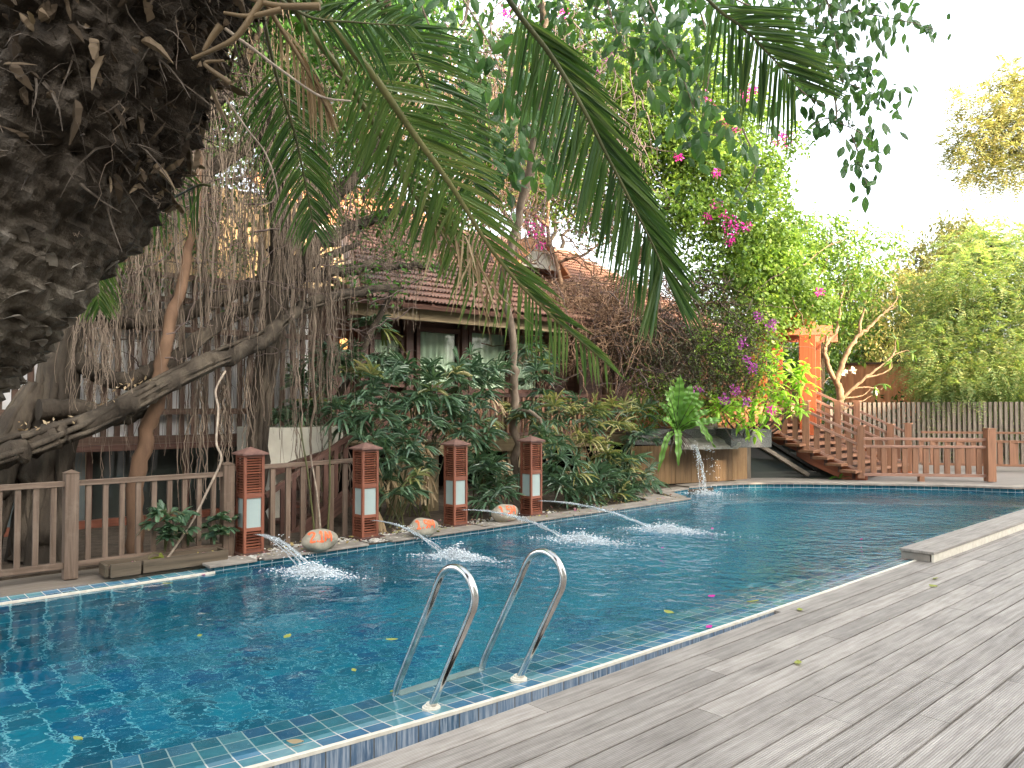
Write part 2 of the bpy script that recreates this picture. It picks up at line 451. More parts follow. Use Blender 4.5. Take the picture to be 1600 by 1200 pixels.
M['leaf_lime'] = m_leaf("lime shrub leaf", [(0.18, 0.38, 0.03), (0.3, 0.5, 0.05), (0.4, 0.58, 0.09)], 0.45, 0.45, 0.3)
M['leaf_feather'] = m_leaf("feathery tree leaf", [(0.13, 0.215, 0.085), (0.21, 0.3, 0.115), (0.3, 0.36, 0.14), (0.4, 0.37, 0.17)], 0.45, 0.55, 0.25, clump=0.5)
M['leaf_gold'] = m_leaf("sun-tinted tree leaf", [(0.17, 0.2, 0.07), (0.3, 0.3, 0.11), (0.44, 0.36, 0.16)], 0.45, 0.55, 0.25, (1.1, 1.1, .75), clump=0.6)  # yellow of the sunlight is put into the leaf colour
M['leaf_back'] = m_leaf("dim tree leaf", [(0.035, 0.075, 0.02), (0.075, 0.14, 0.035), (0.13, 0.2, 0.05)], 0.4, 0.55, 0.25, clump=0.7)
M['leaf_fig'] = m_leaf("fig leaf", [(0.03, 0.08, 0.02), (0.06, 0.15, 0.03), (0.11, 0.24, 0.05)], 0.4, 0.4, 0.4)
M['wood_fence'] = m_wood("weathered brown fence wood", (0.085, 0.055, 0.036), (0.2, 0.14, 0.10), wearcol=(0.25, 0.2, 0.15))
M['wood_red'] = m_wood("red brown stained wood", (0.125, 0.039, 0.021), (0.23, 0.08, 0.044), 0.5, spec=0.4)
M['wood_redd'] = m_wood("dark red brown stained wood", (0.06, 0.03, 0.022), (0.115, 0.057, 0.041), 0.55)
M['wood_stair'] = m_wood("brown stair wood", (0.14, 0.064, 0.034), (0.26, 0.128, 0.07), 0.5, spec=0.4)
M['wood_rail'] = m_wood("paler rail wood", (0.2, 0.105, 0.07), (0.36, 0.2, 0.14), 0.45, spec=0.45)  # paler than the stair wood so rails stand off the balusters
M['wood_orange'] = m_wood("orange stained wood", (0.3, 0.062, 0.02), (0.44, 0.11, 0.036), 0.55)
M['wood_stringer'] = m_wood("orange brown stringer wood", (0.22, 0.06, 0.023), (0.34, 0.105, 0.04), 0.5)
M['wood_grey'] = m_wood("grey brown slat", (0.09, 0.072, 0.055), (0.19, 0.158, 0.12), 0.75)
M['wood_slatred'] = m_wood("dark slat", (0.06, 0.034, 0.023), (0.125, 0.073, 0.05), 0.6)
M['wood_plank'] = m_wood("honey plank", (0.11, 0.062, 0.025), (0.2, 0.12, 0.052), 0.55, wearcol=(0.075, 0.043, 0.019))
M['wood_beam'] = m_wood("olive brown beam", (0.11, 0.08, 0.04), (0.22, 0.165, 0.09), 0.7)
M['wood_trough'] = m_wood("damp planter board", (0.06, 0.045, 0.028), (0.14, 0.105, 0.07), 0.7)
M['frost'] = m_simple("frosted glass", (0.27, 0.33, 0.31), (0.35, 0.41, 0.38), 3, 0.35, 0.0, spec=0.5)
M['cap'] = m_simple("brown lamp cap", (0.10, 0.05, 0.04), (0.2, 0.11, 0.085), 14, 0.6, 0.3, 0.004)
M['curtain'] = m_simple("pale green curtain", (0.36, 0.43, 0.33), (0.5, 0.56, 0.43), 2, 0.85, 0.1, spec=0.15)
M['render'] = m_simple("pale rendered concrete", (0.45, 0.42, 0.34), (0.62, 0.59, 0.49), 3, 0.9, 0.3, 0.008)
M['render_y'] = m_simple("ochre rendered wall", (0.36, 0.25, 0.13), (0.5, 0.36, 0.2), 2, 0.9, 0.3, 0.008)
M['white_panel'] = m_simple("white panel", (0.55, 0.55, 0.54), (0.72, 0.72, 0.71), 2, 0.7, 0.1)
M['white'] = m_simple("white plastic", (0.4, 0.38, 0.33), (0.52, 0.5, 0.45), 5, 0.5, 0.1)
M['stone'] = m_simple("river stone", (0.2, 0.172, 0.125), (0.38, 0.335, 0.255), 10, 0.8, 0.6, 0.01, detail=8)
M['paint'] = m_simple("orange red paint", (0.68, 0.11, 0.035), (0.8, 0.17, 0.06), 30, 0.6, 0.2, 0.002)
M['pebble'] = m_leaf("white pebble", [(0.25, 0.22, 0.18), (0.4, 0.37, 0.31), (0.6, 0.56, 0.49), (0.3, 0.28, 0.25)], 0.0, 0.6, 0.3)
M['granite'] = m_simple("speckled grey granite", (0.035, 0.035, 0.032), (0.15, 0.147, 0.138), 55, 0.7, 0.5, 0.006, detail=3)
M['slab'] = m_simple("grey brown stone slab", (0.17, 0.145, 0.12), (0.3, 0.265, 0.22), 6, 0.7, 0.3, 0.004)
M['ledge'] = m_simple("damp stone ledge", (0.12, 0.11, 0.09), (0.32, 0.3, 0.26), 8, 0.35, 0.4, 0.006)
M['soil'] = m_simple("garden soil", (0.035, 0.025, 0.017), (0.1, 0.075, 0.05), 10, 0.95, 0.8, 0.02)
M['cream'] = m_simple("cream grout", (0.55, 0.5, 0.4), (0.7, 0.65, 0.54), 20, 0.7, 0.3, 0.004)
M['leaf_yel'] = m_leaf("fallen yellow leaf", [(0.42, 0.38, 0.08), (0.3, 0.36, 0.09)], 0.25, 0.5, 0.3)
M['hedge'] = m_leaf("hedge leaf", [(0.02, 0.05, 0.015), (0.05, 0.1, 0.025), (0.1, 0.17, 0.04)], 0.35, 0.5, 0.3, clump=0.8)
def m_flat(name, c, rough=0.5, metal=0.0, spec=0.5):
    m, nt, bs, out = new_mat(name)
    bs.inputs["Base Color"].default_value = tuple(c) + (1,); bs.inputs["Roughness"].default_value = rough
    bs.inputs["Metallic"].default_value = metal; bs.inputs["Specular IOR Level"].default_value = spec
    return m
def m_steel():
    m, nt, bs, out = new_mat("polished steel")
    v = coords(nt, "UV", (2, 60, 1))
    r = ramp(nt, noise(nt, v, 2, 5, 0.7), [(0.3, (0.10, 0.10, 0.10)), (0.75, (0.3, 0.3, 0.3))])
    nt.links.new(r.outputs[0], bs.inputs["Roughness"])
    c = ramp(nt, noise(nt, coords(nt), 9, 5, 0.7), [(0.4, (0.5, 0.48, 0.45)), (0.6, (0.68, 0.67, 0.65)), ])
    nt.links.new(c.outputs[0], bs.inputs["Base Color"])
    bs.inputs["Metallic"].default_value = 1.0
    return m
M['steel'] = m_steel()
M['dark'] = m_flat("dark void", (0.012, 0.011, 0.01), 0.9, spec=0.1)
def m_glass_dark():
    m, nt, bs, out = new_mat("smoky glass")
    bs.inputs["Base Color"].default_value = (0.035, 0.04, 0.035, 1); bs.inputs["Roughness"].default_value = 0.04
    bs.inputs["Specular IOR Level"].default_value = 0.8
    bump(nt, noise(nt, coords(nt), 1.5, 2), 0.05, 0.05, bs)
    return m
M['glass'] = m_glass_dark()
def m_glass_grey():
    m, nt, bs, out = new_mat("dusty glass")
    r = ramp(nt, noise(nt, coords(nt, "Object", (1, 1, .6)), 1.3, 4), [(0.35, (0.06, 0.075, 0.075)), (0.65, (0.17, 0.19, 0.18))])
    nt.links.new(r.outputs[0], bs.inputs["Base Color"]); bs.inputs["Roughness"].default_value = 0.12
    return m
M['glass_grey'] = m_glass_grey()
def m_roof(name, c1, c2):
    m, nt, bs, out = new_mat(name)
    v = coords(nt, "UV", (1, 1, 1))
    wv = nd(nt, "TexWave", wave_type='BANDS', bands_direction='X', wave_profile='SIN', i_Scale=1.25); nt.links.new(v, wv.inputs["Vector"])
    sw = nd(nt, "TexWave", wave_type='BANDS', bands_direction='Y', wave_profile='SAW', i_Scale=0.95); nt.links.new(v, sw.inputs["Vector"])
    ad = nd(nt, "Math", operation='ADD'); nt.links.new(wv.outputs["Fac"], ad.inputs[0]); nt.links.new(sw.outputs["Fac"], ad.inputs[1])
    c = ramp(nt, noise(nt, coords(nt, "UV", (4, 3, 1)), 1, 5, 0.7), [(0.3, c1), (0.7, c2)])
    nt.links.new(c.outputs[0], bs.inputs["Base Color"]); bs.inputs["Roughness"].default_value = 0.6
    bump(nt, ad.outputs[0], 1.0, 0.05, bs)
    return m
M['roof'] = m_roof("terracotta tile roof", (0.24, 0.11, 0.075), (0.44, 0.2, 0.13))
M['roof_o'] = m_roof("orange tile roof", (0.5, 0.2, 0.085), (0.68, 0.3, 0.14))
def m_corr():
    m, nt, bs, out = new_mat("ribbed brown cladding")
    v = coords(nt, "UV")
    wv = nd(nt, "TexWave", wave_type='BANDS', bands_direction='X', i_Scale=1.7); nt.links.new(v, wv.inputs["Vector"])
    c = ramp(nt, noise(nt, coords(nt, "UV", (8, 0.7, 1)), 1, 5), [(0.3, (0.4, 0.14, 0.055)), (0.7, (0.66, 0.28, 0.12))])
    nt.links.new(c.outputs[0], bs.inputs["Base Color"]); bump(nt, wv.outputs["Fac"], 1.0, 0.03, bs)
    return m
M['corr'] = m_corr()
def m_deck():
    m, nt, bs, out = new_mat("reeded grey decking")
    t = nd(nt, "TexCoord"); sp = nd(nt, "SeparateXYZ"); nt.links.new(t.outputs["UV"], sp.inputs[0])
    # 13 grooves per board, uv.y in metres across
    mu = nd(nt, "Math", operation='MULTIPLY'); mu.inputs[1].default_value = 2 * math.pi / 0.0112; nt.links.new(sp.outputs[1], mu.inputs[0])
    sn = nd(nt, "Math", operation='SINE'); nt.links.new(mu.outputs[0], sn.inputs[0])
    g = nd(nt, "NewGeometry")
    a = ramp(nt, noise(nt, coords(nt, "UV", (2.2, 30, 1)), 1, 7, 0.7, 0.5), [(0.28, (0.2, 0.173, 0.148)), (0.5, (0.345, 0.308, 0.268)), (0.75, (0.48, 0.437, 0.385))])
    st = ramp(nt, noise(nt, coords(nt, "Object", (1, 1, 1)), 2.2, 6, 0.7), [(0.35, (0.86, 0.85, 0.84)), (0.6, (1.05, 1.04, 1.03))])
    c = mixc(nt, 1.0, a.outputs[0], st.outputs[0], 'MULTIPLY')
    hsv = nd(nt, "HueSaturation"); nt.links.new(c, hsv.inputs["Color"])
    mr = nd(nt, "MapRange", i_3=0.8, i_4=1.18); nt.links.new(g.outputs["Random Per Island"], mr.inputs[0]); nt.links.new(mr.outputs[0], hsv.inputs["Value"])
    gr = ramp(nt, sn.outputs[0], [(0.0, (0.62, 0.6, 0.58)), (0.55, (1, 1, 1))])
    mrr = nd(nt, "MapRange", i_1=-1.0, i_2=1.0); nt.links.new(sn.outputs[0], mrr.inputs[0])
    nt.links.new(mrr.outputs[0], gr.inputs[0])
    c = mixc(nt, 0.8, hsv.outputs[0], gr.outputs[0], 'MULTIPLY')
    nt.links.new(c, bs.inputs["Base Color"]); bs.inputs["Roughness"].default_value = 0.62; bs.inputs["Specular IOR Level"].default_value = 0.35
    b1 = bump(nt, sn.outputs[0], 0.55, 0.0016, None)
    bump(nt, noise(nt, coords(nt, "UV", (3, 60, 1)), 1, 5, 0.7), 0.3, 0.003, bs, b1)
    return m
M['deck'] = m_deck()
M['coping'] = m_tile("blue coping tile", [(0.03, 0.16, 0.22), (0.07, 0.25, 0.3), (0.17, 0.34, 0.37), (0.05, 0.15, 0.26), (0.11, 0.27, 0.38)], (0.6, 0.6, 0.54), 0.115, 0.12, 0.03)
M['copface'] = m_tile("streaked blue tile", [(0.10, 0.17, 0.26), (0.14, 0.22, 0.32), (0.18, 0.26, 0.36), (0.07, 0.14, 0.22)], (0.12, 0.12, 0.11), 0.115, 0.3, 0.03, streak=(0.42, 0.47, 0.52))
M['bandtile'] = m_tile("teal band tile", [(0.008, 0.065, 0.10), (0.015, 0.09, 0.13), (0.025, 0.115, 0.15), (0.012, 0.07, 0.12)], (0.22, 0.28, 0.3), 0.115, 0.2, 0.03)
M['basin'] = m_tile("deep blue pool tile", [(0.0, 0.14, 0.22), (0.0, 0.22, 0.32), (0.002, 0.29, 0.4), (0.0, 0.12, 0.27), (0.0, 0.25, 0.33)], (0.3, 0.66, 0.7), 0.235, 0.4, 0.032)
def m_water():
    m, nt, bs, out = new_mat("pool water")
    bs.inputs["Base Color"].default_value = (0.66, 0.93, 0.97, 1)
    bs.inputs["Transmission Weight"].default_value = 1.0
    bs.inputs["IOR"].default_value = 1.333; bs.inputs["Roughness"].default_value = 0.0
    v = coords(nt, "Object")
    # calmer in the corner away from the jets, choppy in the middle and far end
    sx = nd(nt, "SeparateXYZ"); nt.links.new(v, sx.inputs[0])
    ad = nd(nt, "Math", operation='ADD'); nt.links.new(sx.outputs[0], ad.inputs[0]); nt.links.new(sx.outputs[1], ad.inputs[1])
    chop = nd(nt, "MapRange", i_1=1.5, i_2=8.0, i_3=0.09, i_4=1.0); nt.links.new(ad.outputs[0], chop.inputs[0])
    pat = nd(nt, "MapRange", i_1=0.35, i_2=0.65, i_3=0.45, i_4=1.25); nt.links.new(noise(nt, v, 0.7, 2), pat.inputs[0])
    mul = nd(nt, "Math", operation='MULTIPLY'); nt.links.new(chop.outputs[0], mul.inputs[0]); nt.links.new(pat.outputs[0], mul.inputs[1])
    n1 = noise(nt, v, 1.9, 1, 0.5, 0.3)
    n2 = noise(nt, v, 6.5, 2, 0.5, 0.5)
    n3 = noise(nt, v, 15, 2, 0.5, 0.3)
    b1 = bump(nt, n1, 0.45, 0.06, None)
    b2 = bump(nt, n2, 0.6, 0.04, None, b1); nt.links.new(mul.outputs[0], nt.nodes[-1].inputs["Strength"])
    bump(nt, n3, 0.5, 0.014, bs, b2); nt.links.new(mul.outputs[0], nt.nodes[-1].inputs["Strength"])
    return m
M['water'] = m_water()
def m_foam():
    m, nt, bs, out = new_mat("white water")
    bs.inputs["Base Color"].default_value = (0.85, 0.9, 0.92, 1); bs.inputs["Roughness"].default_value = 0.2
    bs.inputs["Transmission Weight"].default_value = 0.35; bs.inputs["IOR"].default_value = 1.2
    return m
M['foam'] = m_foam()
def m_jet():
    m, nt, bs, out = new_mat("jet water")
    bs.inputs["Base Color"].default_value = (0.9, 0.95, 0.96, 1); bs.inputs["Roughness"].default_value = 0.08
    bs.inputs["Transmission Weight"].default_value = 0.75; bs.inputs["IOR"].default_value = 1.33
    bump(nt, noise(nt, coords(nt), 40, 3), 0.6, 0.01, bs)
    return m
M['jet'] = m_jet()
# ------------------------------------------------------------------ pool, deck, ground
WZ = -0.022
near_uv = [(-3.6, -6.2), (-3.3, -5.3), (-2.6, -4.55), (-1.6, -3.95), (-0.6, -3.56), (0.4, -3.28), (1.36, -3.09), (2.67, -2.965), (4.0, -2.92), (5.12, -2.895), (8.0, -2.88), (12, -2.88), (16.2, -2.88)]
NEAR = spline([W(u, v) for u, v in near_uv], 90)
def offset(path, d):
    t = unit(np.gradient(path, axis=0)); return path + np.stack([t[:, 1], -t[:, 0], 0 * t[:, 0]], -1) * d
FAR = [W(16.4, -3.4), G(1600, 771, WZ), G(1520, 768.5, WZ), G(1450, 766.5, WZ), G(1300, 764, WZ), G(1225, 763, WZ), G(1165, 763.5, WZ), G(1115, 766, WZ), G(1075, 769.5, WZ), W(10.45, -7.66), W(9.97, -6.93)]
FAR = [np.array([p[0], p[1], 0]) for p in FAR]
FARV = -6.93
LEFT = [W(2.68, FARV), W(-3.6, FARV)]
def lvl(pts, z): return np.array([[p[0], p[1], z] for p in pts])
out_w = np.vstack([lvl(offset(NEAR, -0.07), WZ), lvl(FAR, WZ), lvl(LEFT, WZ)])
mb = MB().poly(out_w); struct("pool_water", mb, M['water'])
# basin: floor and walls
inn = np.vstack([offset(NEAR, -0.46), np.array(FAR), np.array(LEFT)])
mb = MB()
fl = lvl(out_w, -1.75); mb.poly(fl)
loop = np.vstack([inn, inn[:1]])
for i in range(len(loop) - 1):
    a, b = loop[i], loop[i + 1]
    L = np.linalg.norm(b - a)
    if L < 1e-5: continue
    o = float(UV(a)[0])
    top = -0.057 if i < len(NEAR) else -0.03
    mb.add([a + ZV * -1.76, b + ZV * -1.76, b + ZV * top, a + ZV * top], [(0, 1, 2, 3)], [[(o, 0), (o + L, 0), (o + L, 1.7), (o, 1.7)]])
struct("pool_basin", mb, M['basin'])
# near coping: sloping tile rim, cream lip, streaked outer face
mb = MB().sweep(NEAR, [(-0.475, -0.057), (-0.015, 0.0)])
struct("pool_coping", mb, M['coping'])
mb = MB().sweep(NEAR, [(-0.02, -0.004), (-0.02, 0.0035), (0.004, 0.003), (0.006, -0.012)])
struct("coping_lip", mb, M['cream'])
mb = MB().sweep(NEAR, [(0.003, -0.002), (0.004, -0.30)])
struct("coping_face", mb, M['copface'])
# far rims
farp = spline([FAR[i] for i in (8, 7, 6, 5, 4, 3, 2, 1, 0)], 60)
mb = MB().sweep(farp, [(0.0, -0.12), (0.0, 0.055)]); struct("far_tile_band", mb, M['bandtile'])
mb = MB().sweep(farp, [(0.03, 0.055), (0.03, 0.085), (-0.3, 0.085)]); struct("far_coping", mb, M['slab'])
mb = MB()
for a, b in ((W(2.68, FARV), W(9.97, FARV)), (W(9.97, FARV), W(10.45, -7.66)), (W(10.45, -7.66), FAR[8])):
    L = np.linalg.norm(b - a); o = float(UV(a)[0])
    mb.add([a + ZV * -.12, b + ZV * -.12, b + ZV * .03, a + ZV * .03], [(0, 1, 2, 3)], [[(o, 0), (o + L, 0), (o + L, .15), (o, .15)]])
mb.add([W(2.68, FARV, -.12), W(2.68, -7.2, -.12), W(2.68, -7.2, .03), W(2.68, FARV, .03)], [(0, 1, 2, 3)], [[(0, 0), (.27, 0), (.27, .15), (0, .15)]])
struct("bank_tile_band", mb, M['bandtile'])
mb = MB(); mb.box(W(-.5, -7.04, -.035), 6.36, .22, .05); struct("overflow_rim", mb, M['coping'])
mb = MB(); mb.box(W(-.5, FARV + .003, -.02), 6.36, .016, .03); struct("rim_line", mb, M['cream'])
mb = MB(); mb.box(W(-.8, -7.42, -.09), 6.96, .55, .2); struct("fence_deck", mb, m_wood("worn path board", (0.12, 0.095, 0.07), (0.2, 0.165, 0.13), 0.8))
# deck boards
rg = R(4)
mb = MB()
pitch_b, bw = 0.1515, 0.1435
for k in range(-1, 52):
    v = -2.83 + bw / 2 + k * pitch_b
    w = bw - rg.uniform(0, .003) - (.004 if k in (9, 12, 16) else 0)
    u = -6.0 + rg.uniform(-2, 0)
    if k == -1: u = 5.18; w = 0.062; v = -2.862
    while u < 22:
        L = rg.uniform(2.2, 4.6)
        z = rg.uniform(-.0022, 0)
        c = W(u + L / 2, v, -.0125 + z)
        a, b = c - DU * (L / 2 - .002), c + DU * (L / 2 - .002)
        n0 = mb.n; mb.beam(a, b, w, .025)
        g = mb.g[-1]
        # one running uv for the top face so that the reeding stays fixed across the board
        mb.g[-1] = (g[0], g[1], np.stack([g[0][g[1] - n0] @ DU + k * 3.1, (g[0][g[1] - n0] @ DV) - v], -1))
        u += L
struct("pool_deck", mb, M['deck'])
mb = MB(); mb.box(W(8, 1.4, -.32), 30, 8.6, .05); struct("deck_underside", mb, M['dark'])
# ground with a hole for the pool
S = 150
outer = [Vector((-S, -S, 0)), Vector((S, -S, 0)), Vector((S, S, 0)), Vector((-S, S, 0))]
hole = np.vstack([offset(NEAR, .5), np.array(FAR), np.array([W(2.7, -7.2), W(-4.2, -7.2)])])
pts = [np.array(p) for p in outer] + list(hole)
tri = tessellate_polygon([outer, [Vector(p) for p in hole]])
v = np.array(pts); v[:, 2] = -0.34
f = np.array(tri); nn = np.cross(v[f[:, 1]] - v[f[:, 0]], v[f[:, 2]] - v[f[:, 0]])[:, 2]; f[nn < 0] = f[nn < 0][:, ::-1]
mb = MB().add(v, f); struct("ground", mb, M['soil'])
# raised garden bank behind the pool (soil) and far terrace
bank = [W(2.70, -6.97), W(9.95, -6.97), W(10.42, -7.68), FAR[8], FAR[7], FAR[6] + np.array([0, .2, 0]), np.array([4.2, 20, 0]), np.array([3, 42, 0]), np.array([-30, 42, 0]), W(-14, -9), W(-14, -7.72), W(2.6, -7.72), W(2.70, -7.3)]
mb = MB().prism(lvl(bank, 0.028), (0, 0, -.4)); struct("garden_bank", mb, M['soil'])
ter = [FAR[6], FAR[5], FAR[4], FAR[3], FAR[2], FAR[1], FAR[0], W(22, -2.5), np.array([40, 20, 0]), np.array([30, 44, 0]), np.array([4.2, 44, 0]), np.array([4.1, 18, 0])]
ter = [p + (np.array([0, .05, 0]) if i < 7 else 0) for i, p in enumerate(ter)]
mb = MB().prism(lvl(ter, 0.07), (0, 0, -.4)); struct("far_terrace", mb, m_wood("terrace board", (0.16, 0.14, 0.12), (0.26, 0.23, 0.2), 0.8))
# raised bench-like kerb at the pool's near rim
t = thing("deck_step", "long raised grey plank step overlapping the pool rim", "deck step", W(7.8, -2.87))
mb = MB(); mb.box(W(12.3, -2.875, .088), 9.0, .31, .026); obj("top_board", mb, M['deck'], t, bevel=.003)
mb = MB(); mb.box(W(12.3, -2.735, .037), 8.98, .02, .072); obj("side_board", mb, M['cream'], t)
mb = MB(); mb.box(W(12.3, -2.89, .035), 8.96, .26, .066); obj("box_frame", mb, M['slab'], t)

# ------------------------------------------------------------------ stone slabs on the bank rim
sl = [((345, 892), (418, 880), 'small grey slab jutting over the water at the planter end'), ((440, 882), (590, 853), 'stone slab under the boulder marked 2.1M'), ((628, 848), (768, 824), 'stone slab under the boulder marked 1.9M'), ((770, 826), (905, 806), 'stone slab under the boulder marked 1.5M')]
lastu = None
for (a, b, lab) in sl:
    u0 = UV(G(a[0], a[1], .05))[0]; u1 = UV(G(b[0], b[1], .05))[0]
    mb = MB(); mb.box(W((u0 + u1) / 2, FARV - .12, .041), u1 - u0, .3, .022)
    tag(obj("stone_slab", mb, M['slab'], bevel=.004), lab, "slab", "stone slabs along the pool's garden rim")
    lastu = u1
uu = lastu + .02; k = 0
labs = ["narrow rim slab just past the fourth lamp post", "middle rim slab below the yellowing palms", "last rim slab beside the waterfall corner"]
while k < 3:
    L = (9.99 - lastu - .06) / 3
    mb = MB(); mb.box(W(uu + L / 2, FARV - .12, .041), L - .012, .3, .022)
    tag(obj("stone_slab", mb, M['slab'], bevel=.004), labs[k], "slab", "stone slabs along the pool's garden rim")
    uu += L; k += 1
mb = MB(); mb.prism(lvl([W(9.25, -7.2), W(9.75, -7.15), W(9.9, -7.7), W(9.5, -7.85)], .05), (0, 0, .02)); tag(obj("stone_slab", mb, M['slab']), "tilted grey slab at the corner below the waterfall planks", "slab")
mb = MB(); mb.beam(W(9.97, -7.0, .045), W(10.45, -7.7, .045), .2, .03, off=(-.1, 0)); mb.beam(W(10.4, -7.72, .046), FAR[8] + ZV * .046, .24, .03, off=(-.1, 0))
tag(obj("stone_slab", mb, M['slab']), "angled coping slab round the small pocket under the waterfall", "slab")

# ------------------------------------------------------------------ bollard lamps
def bollard(u, lab):
    base = W(u, -7.30, 0.035)
    t = thing("bollard_lamp", lab, "garden lamp", base, "red brown louvred bollard lamps by the pool")
    s = 0.205; hs = s / 2
    mb = MB(); mb.box(base + ZV * .012, .3, .3, .028); obj("plinth", mb, M['wood_redd'], t, bevel=.003)
    mb = MB()
    for a in (-1, 1):
        for b in (-1, 1): mb.post(base + DU * a * (hs - .014) + DV * b * (hs - .014) + ZV * .026, .935, .028)
    zs = (.03, .235, .56, .94)
    for z in zs:
        for a in (-1, 1):
            mb.box(base + DV * a * (hs - .013) + ZV * (z + .012), s - .056, .022, .034 if z != .56 else .05)
            mb.box(base + DU * a * (hs - .013) + ZV * (z + .012), .022, s - .056, .034 if z != .56 else .05)
    obj("frame", mb, M['wood_red'], t, bevel=.002)
    for z0, z1, n in ((.058, .225, 6), (.60, .93, 13)):
        mb = MB()
        for i in range(n):
            z = z0 + (z1 - z0) * (i + .5) / n
            for a in (-1, 1):
                mb.beam(base + DV * a * (hs - .016) + ZV * z - DU * (hs - .029), base + DV * a * (hs - .016) + ZV * z + DU * (hs - .029), .022, .008, up=ZV + DV * a * .45)
                mb.beam(base + DU * a * (hs - .016) + ZV * z - DV * (hs - .029), base + DU * a * (hs - .016) + ZV * z + DV * (hs - .029), .022, .008, up=ZV + DU * a * .45)
        obj("louvre", mb, M['wood_red'], t)
    mb = MB(); mb.box(base + ZV * .49, s - .078, s - .078, .88); obj("core", mb, M['dark'], t)
    for a, ax in ((1, DV), (-1, DV), (1, DU), (-1, DU)):
        mb = MB()
        c = base + ax * a * (hs - .018) + ZV * .405
        if ax is DV: mb.box(c, s - .06, .008, .285)
        else: mb.box(c, .008, s - .06, .285)
        obj("frosted_panel", mb, M['frost'], t)
    mb = MB(); e = .132; z0 = .965
    q = [base + DU * a * e + DV * b * e + ZV * z0 for a, b in ((-1, -1), (1, -1), (1, 1), (-1, 1))]
    q2 = [p + ZV * .016 for p in q]; ap = base + ZV * (z0 + .075)
    mb.add(q + q2 + [ap], [(3, 2, 1, 0), (0, 1, 5, 4), (1, 2, 6, 5), (2, 3, 7, 6), (3, 0, 4, 7)]); mb.add(q2 + [ap], [(0, 1, 4), (1, 2, 4), (2, 3, 4), (3, 0, 4)])
    obj("cap", mb, M['cap'], t)
    mb = MB(); mb.tube([base + DV * hs + ZV * .2, base + DV * (hs + .03) + ZV * .2], .009, 8); obj("nozzle", mb, M['wood_redd'], t)
    return t
BU = [3.16, 4.46, 5.70, 6.95]
blab = ["red louvred lamp post at the planter end, first from the palm trunk", "red louvred lamp post standing between the 2.1M and 1.9M boulders", "red louvred lamp post standing between the 1.9M and 1.5M boulders", "red louvred lamp post farthest along the rim, past the 1.5M boulder"]
lamps = [bollard(BU[0], blab[0])]
for u, l in zip(BU[1:], blab[1:]):
    c = copy_tree(lamps[0], l); c.location = W(u, -7.30, 0.035); lamps.append(c)

# ------------------------------------------------------------------ water jets and splashes
def splash(name, c, rx, ry, n, seed, lab, grp, hgt=.06, dirv=None):
    rg = R(seed); dirv = DV if dirv is None else dirv
    side = np.array([-dirv[1], dirv[0], 0])
    a = rg.standard_t(4, n) * .36 + .1; b = rg.standard_t(4, n) * .3
    d = np.sqrt(a * a + b * b)
    pos = c + dirv * (a * rx)[:, None] + side * (b * ry)[:, None] + ZV * (np.abs(rg.normal(0, 1, n)) * hgt * np.exp(-d * 1.6))[:, None]
    sz = (.0016 + .009 * rg.uniform(0, 1, n) ** 3) * np.exp(-d * .3)
    mb = MB().blobs(pos, np.stack([sz * 1.6, sz * 1.4, sz * .7], -1), seed)
    return mb
jet_tg = [((487, 897), .33, 1.0), ((712, 872), .3, .8), ((905, 846), .42, .85), ((1040, 830), .42, .8)]
jl = [("jet arching from the first lamp post into churned white water", "first"), ("thin jet crossing beside the 1.9M boulder", "second"), ("thin jet passing behind the 1.5M boulder", "third"), ("thin jet from the farthest lamp post", "fourth")]
for i, (u, (px, rx, spread)) in enumerate(zip(BU, jet_tg)):
    t = thing("water_jet", jl[i][0], "water jet", W(u, -7.18, .235), "water jets from the lamp posts")
    a = W(u, -7.16, .238)
    tg = G(px[0], px[1], WZ) - DV * .16 * (1 if i else .3)
    ts = np.linspace(0, 1, 26)
    rg = R(60 + i)
    mb = MB()
    for s in range(7 if i == 0 else 4):
        e = tg + rg.normal(0, .05 if i == 0 else .02, 3) * np.array([1, 1, 0]); hh = (.05 if i else .03) + rg.normal(0, .012)
        path = a + (e - a) * ts[:, None] + ZV * (4 * hh * ts * (1 - ts))[:, None]
        # a free-falling arc: drop grows with the square of the distance
        path[:, 2] = a[2] + hh * 2.0 * ts - (a[2] - WZ + hh * 2.0) * ts ** 2
        path += rg.normal(0, .0035, path.shape) * (.3 + ts)[:, None]
        mb.tube(path, .003 + .0025 * ts * spread + rg.uniform(0, .0015), 5)
    obj("stream", mb, M['jet'], t, smooth=True)
    q = rg.uniform(.35, 1, 130); path = a + (tg - a) * q[:, None]; path[:, 2] = a[2] + .1 * q - (a[2] - WZ + .1) * q ** 2
    mb = MB().blobs(path + rg.normal(0, 1, path.shape) * (.012 + .05 * (q[:, None] ** 2) * (1.6 if i == 0 else .8)), rg.uniform(.002, .006, (130, 1)) * np.ones(3), 5)
    obj("droplets", mb, M['foam'], t, smooth=True)["kind"] = "stuff"
    mb = splash("s", G(px[0], px[1], WZ), rx * 1.15, rx * .6, 3400, 80 + i, "", "", .06, unit(DV + DU * .5))
    o = obj("splash", mb, M['foam'], t, smooth=True); o["kind"] = "stuff"

